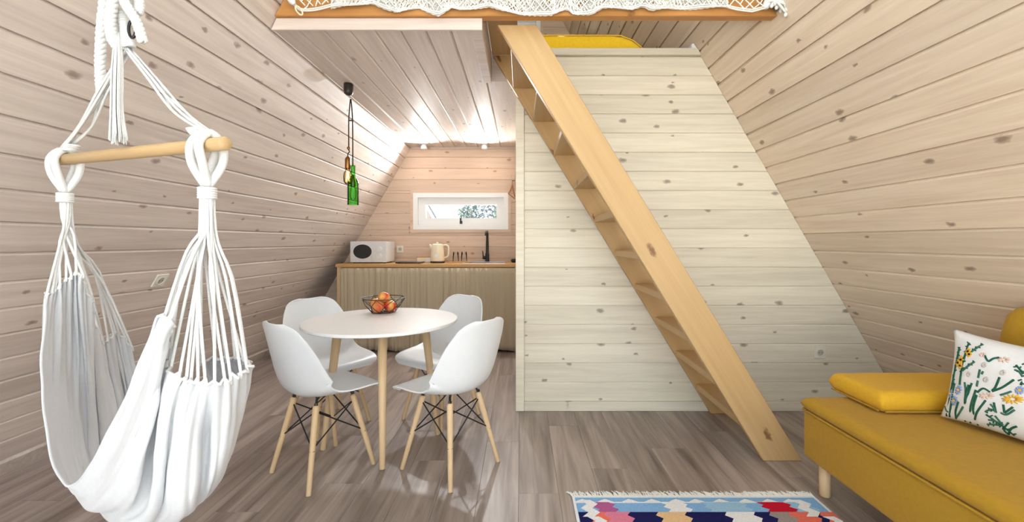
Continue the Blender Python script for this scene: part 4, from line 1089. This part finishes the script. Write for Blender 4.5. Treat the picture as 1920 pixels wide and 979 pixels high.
def knot(c, side):
    """cotton loop over the bar, meeting in a wrapped collar below"""
    for s in (-1, 1):
        off_ = bd_*(.014*s)
        bm = bmesh.new()
        pts = [c+off_+Vector((0, 0, -.105))*1+ay*.0-off_*.6, c+off_*1.5+ay*(-.024)+Vector((0, 0, -.05)), c+off_*1.1+ay*(-.029)+Vector((0, 0, .0)), c+off_+Vector((0, 0, .031)), c+off_*1.1+ay*(.029), c+off_*1.5+ay*(.024)+Vector((0, 0, -.05)), c-off_*.6+off_+Vector((0, 0, -.105))]
        tube(bm, smooth_path(pts, 24), .0105, 10); hobj('bar_loop', bm)
    bm = bmesh.new(); q = c+Vector((0, 0, -.112))
    for k in range(5):
        ring = [q+Vector((0, 0, -.006*k))+(bd_*math.cos(a)+ay*math.sin(a))*.0185 for a in [2*math.pi*i/18 for i in range(18)]]
        tube(bm, ring, .0038, 6, closed=True)
    hobj('collar', bm)
    return q+Vector((0, 0, -.02))
CLp = knot(TL, -1); CRp = knot(TRt, 1)
# fabric control net: (x, y in the drawing, distance)
net = [
 [(86,548,1.33),(104,538,1.36),(130,516,1.38),(152,512,1.40),(172,575,1.48),(184,640,1.62),(206,628,1.68),(222,620,1.71),(246,655,1.76)],
 [(77,640,1.29),(98,660,1.35),(130,650,1.43),(160,660,1.46),(178,690,1.54),(196,705,1.64),(218,700,1.71),(238,690,1.74),(256,710,1.78)],
 [(76,740,1.25),(95,760,1.33),(130,770,1.44),(165,770,1.50),(186,780,1.57),(208,780,1.65),(232,775,1.71),(254,765,1.75),(272,770,1.78)],
 [(92,840,1.19),(112,860,1.27),(142,868,1.38),(172,862,1.46),(196,855,1.54),(222,850,1.62),(250,840,1.69),(274,825,1.73),(292,822,1.76)],
 [(126,905,1.13),(150,935,1.15),(182,955,1.20),(214,960,1.28),(245,950,1.37),(272,930,1.46),(298,905,1.55),(318,885,1.62),(330,870,1.66)],
 [(160,892,1.10),(186,935,1.05),(214,968,1.06),(250,990,1.12),(288,985,1.24),(318,960,1.36),(338,930,1.46),(346,900,1.54),(344,880,1.58)],
 [(205,812,1.06),(236,858,.985),(262,925,.99),(296,965,1.03),(342,972,1.08),(386,935,1.18),(400,900,1.30),(394,870,1.40),(378,855,1.44)],
 [(252,712,1.04),(282,745,.965),(288,800,.985),(308,880,.985),(352,930,1.00),(416,890,1.06),(436,830,1.18),(426,790,1.30),(392,775,1.34)],
 [(284,632,1.02),(303,655,.965),(295,735,1.005),(322,770,.965),(362,800,.985),(430,800,1.03),(463,742,1.12),(448,715,1.22),(392,715,1.25)],
 [(308,583,1.01),(318,602,.99),(312,665,1.03),(340,702,.985),(376,708,.985),(430,706,1.00),(467,678,1.06),(438,662,1.16),(372,668,1.17)]]
G3 = [[at(*p) for p in r_] for r_ in net]
NU, NV = 150, 130
grid = []
for i in range(NU+1):
    u = (len(net)-1)*i/NU
    colp = [cr([G3[k][j] for k in range(len(net))], u) for j in range(9)]
    grid.append([cr(colp, 8*j/NV) for j in range(NV+1)])
def nrm_at(i, j):
    a = grid[min(i+1, NU)][j]-grid[max(i-1, 0)][j]; b_ = grid[i][min(j+1, NV)]-grid[i][max(j-1, 0)]
    n_ = a.cross(b_); return n_.normalized() if n_.length > 1e-9 else Vector((0, 0, 1))
disp = []
for i in range(NU+1):
    r_ = []
    for j in range(NV+1):
        u, v = i/NU, j/NV
        e0 = math.exp(-u/.16); e1 = math.exp(-(1-u)/.14)
        pleat = (e0*.008*math.sin(v*2*math.pi*20+.6*math.sin(u*20))+e1*.007*math.sin(v*2*math.pi*24+.6*math.sin(u*17)))
        long_ = .013*noise.noise(Vector((u*2.2, v*11, 3.1)))+.007*noise.noise(Vector((u*4+v*3, v*24, 7.7)))+.004*noise.noise(Vector((u*14-v*9, v*17+u*6, 1.7)))
        r_.append(pleat+long_)
    disp.append(r_)
def crease(u, v):
    d = 0
    for vc, w_, dep, u0, u1 in ((.255, .020, .060, .50, 1.0), (.40, .022, .028, .48, .99), (.53, .018, .050, .50, .97), (.33, .015, .022, 0, .50), (.50, .018, .030, .02, .48), (.66, .018, .030, .0, .46), (.80, .02, .025, .0, .5), (.14, .02, .016, .05, .9), (.70, .02, .012, .6, 1)):
        vv = vc+.025*math.sin(u*5+vc*20)
        f = max(0, min(1, (u-u0)/.10))*max(0, min(1, (u1-u)/.10)) if u1 < .999 else max(0, min(1, (u-u0)/.12))
        d += dep*f*math.exp(-((v-vv)/w_)**2)
    return d
CAMV = Vector((0, 0, HC))
for i in range(NU+1):
    for j in range(NV+1):
        q = grid[i][j]; grid[i][j] = q+(q-CAMV).normalized()*crease(i/NU, j/NV)
bm = bmesh.new(); V = [[bm.verts.new(grid[i][j]+nrm_at(i, j)*disp[i][j]) for j in range(NV+1)] for i in range(NU+1)]
for i in range(NU):
    for j in range(NV): bm.faces.new((V[i][j], V[i][j+1], V[i+1][j+1], V[i+1][j]))
for i in range(NU+1):
    f0, f1 = math.exp(-(i/NU)/.025), math.exp(-(1-i/NU)/.025)
    for j in range(NV+1):
        V[i][j].co.z -= .013*f0*abs(math.cos(math.pi*20*j/NV))+.014*f1*abs(math.cos(math.pi*24*j/NV))
hems = [[V[0][j].co.copy() for j in range(NV+1)], [V[NU][j].co.copy() for j in range(NV+1)]]
edge0 = [V[i][0].co.copy() for i in range(NU+1)]
fab = hobj('fabric_seat', bm, M['cotton'])
sd = fab.modifiers.new('thick', 'SOLIDIFY'); sd.thickness = .003; sd.offset = 0
bm = bmesh.new(); tube(bm, edge0[::3], .0035, 6); hobj('edge_hem', bm, M['cotton'])
rh = random.Random(21)
for e_, (hem, top, n) in enumerate(((hems[0], CLp, 20), (hems[1], CRp, 24))):
    bm = bmesh.new(); tube(bm, hem[::2], .0045, 6); hobj('hem_cord', bm)
    for k in range(n):
        p = hem[min(NV, int((k+.5)/n*NV))]
        a = 2*math.pi*k/n*1.7; st = top+(bd_*math.cos(a)+ay*math.sin(a))*.014*rh.uniform(.5, 1)
        dd = p-st; mid = st+dd*.5+Vector((rh.uniform(-.012, .012), rh.uniform(-.012, .012), 0))
        q1 = st+Vector((dd.x*.10, dd.y*.10, dd.z*.25)); bm = bmesh.new()
        tube(bm, smooth_path([st+Vector((0, 0, .02)), q1, mid, p+Vector((0, 0, .004)), p+Vector((0, 0, -.012))], 14), .0036, 6); hobj('cord', bm)
# suspension cords from the bar ends to the top knot
AP = at(240, 92, 1.235)
for c, nn in ((TL, 6), (TRt, 6)):
    for k in range(nn):
        a = 2*math.pi*k/nn
        o1 = Vector((math.cos(a), math.sin(a), 0))*.012; o2 = Vector((math.cos(a*2+1), math.sin(a*2+1), 0))*.014
        bm = bmesh.new(); s0 = c+Vector((0, 0, .035))+o1*.8; tube(bm, smooth_path([s0, c+(AP-c)*.33+o2*1.2, c+(AP-c)*.66+o1, AP+o2*.6], 14), .0036, 6); hobj('suspension_cord', bm)
    bm = bmesh.new()
    for k in range(4):
        ring = [c+(AP-c).normalized()*(.045+.007*k)+(Vector((math.cos(a), math.sin(a), 0)))*.016 for a in [2*math.pi*i/14 for i in range(14)]]; tube(bm, ring, .004, 6, closed=True)
    hobj('knot', bm)
# wrapped collar at the top
bm = bmesh.new(); w0, w1 = at(226, 20, 1.232), at(242, 88, 1.232); dd = (w1-w0); ax_ = dd.normalized(); s1 = ax_.orthogonal().normalized(); s2 = ax_.cross(s1)
nt_ = 16; hel = [w0+dd*(i/(nt_*12))+(s1*math.cos(i*2*math.pi/12)+s2*math.sin(i*2*math.pi/12))*(.012+.002*math.sin(i*.05)) for i in range(nt_*12+1)]
tube(bm, hel, .0048, 6); tube(bm, [w0, w0+dd*.5, w1], .0125, 10); hobj('wrapped_collar', bm)
def twisted(pts, r, turns, name='twisted_rope'):
    path = smooth_path(pts, 60); bm = bmesh.new()
    for s in range(3):
        st = []; up = Vector((0, 1, 0))
        for i, p in enumerate(path):
            t = (path[min(i+1, 60)]-path[max(i-1, 0)]).normalized(); uu = (up-t*up.dot(t)).normalized(); vv = t.cross(uu); a = 2*math.pi*(turns*i/60+s/3)
            st.append(p+(uu*math.cos(a)+vv*math.sin(a))*r*.52)
        tube(bm, st, r*.56, 7)
    return hobj(name, bm)
AT_Y = 1.225
twisted([at(190, 172, 1.30), at(188, 120, 1.28), at(191, 50, 1.26), at(200, -30, 1.25), at(205, -120, 1.24)], .0135, 9)
twisted([at(212, 78, 1.21), at(207, 40, 1.2), at(215, -20, 1.2), at(224, -110, 1.22)], .0135, 6)
twisted([at(268, 78, 1.21), at(256, 40, 1.2), at(235, 5, 1.19), at(225, -40, 1.2), at(226, -120, 1.22)], .0125, 7)
twisted([at(258, 24, 1.22), at(262, 8, 1.23), at(254, -20, 1.235), at(240, -50, 1.235), at(232, -120, 1.23)], .0125, 5)
twisted([at(212, 78, 1.21), at(222, 88, 1.22), at(234, 70, 1.235), at(240, 30, 1.24), at(236, -40, 1.24)], .012, 5)
# carabiner glimpsed through the knot
bm = bmesh.new(); c_ = at(248, 55, 1.225); ring = [c_+Vector((.010*math.cos(a), 0, .024*math.sin(a))) for a in [2*math.pi*i/18 for i in range(18)]]; tube(bm, ring, .004, 6, closed=True); hobj('carabiner', bm, M['black_metal'])
# hanging tail: many loose strands
bm = bmesh.new()
for k in range(46):
    a = rh.uniform(0, 6.28); q = rh.random()**.5
    o1 = Vector((math.cos(a), math.sin(a), 0))
    x1 = at(222+rh.uniform(-1, 1), 262+rh.uniform(-8, 10), 1.205)
    tube(bm, smooth_path([at(221, 62, 1.215)+o1*.006*q, at(220, 130, 1.21)+o1*.013*q, at(219, 205, 1.205)+o1*.014*q, x1+o1*(.020*q)], 9), .0024, 4)
t_ = hobj('tassel', bm); t_['kind'] = 'stuff'
# rope up to the roof slope
top_z = (AP.x-XL)*S3
twisted([at(228, -100, 1.228), at(229, -180, 1.23), Vector((AP.x, 1.23, 2.5)), Vector((AP.x, 1.23, top_z-.03))], .014, 22)
bm = bmesh.new(); tube(bm, [Vector((AP.x, 1.23, top_z-.05)), Vector((AP.x, 1.23, top_z+.002))], .006, 8); hobj('ceiling_hook', bm, M['black_metal'])
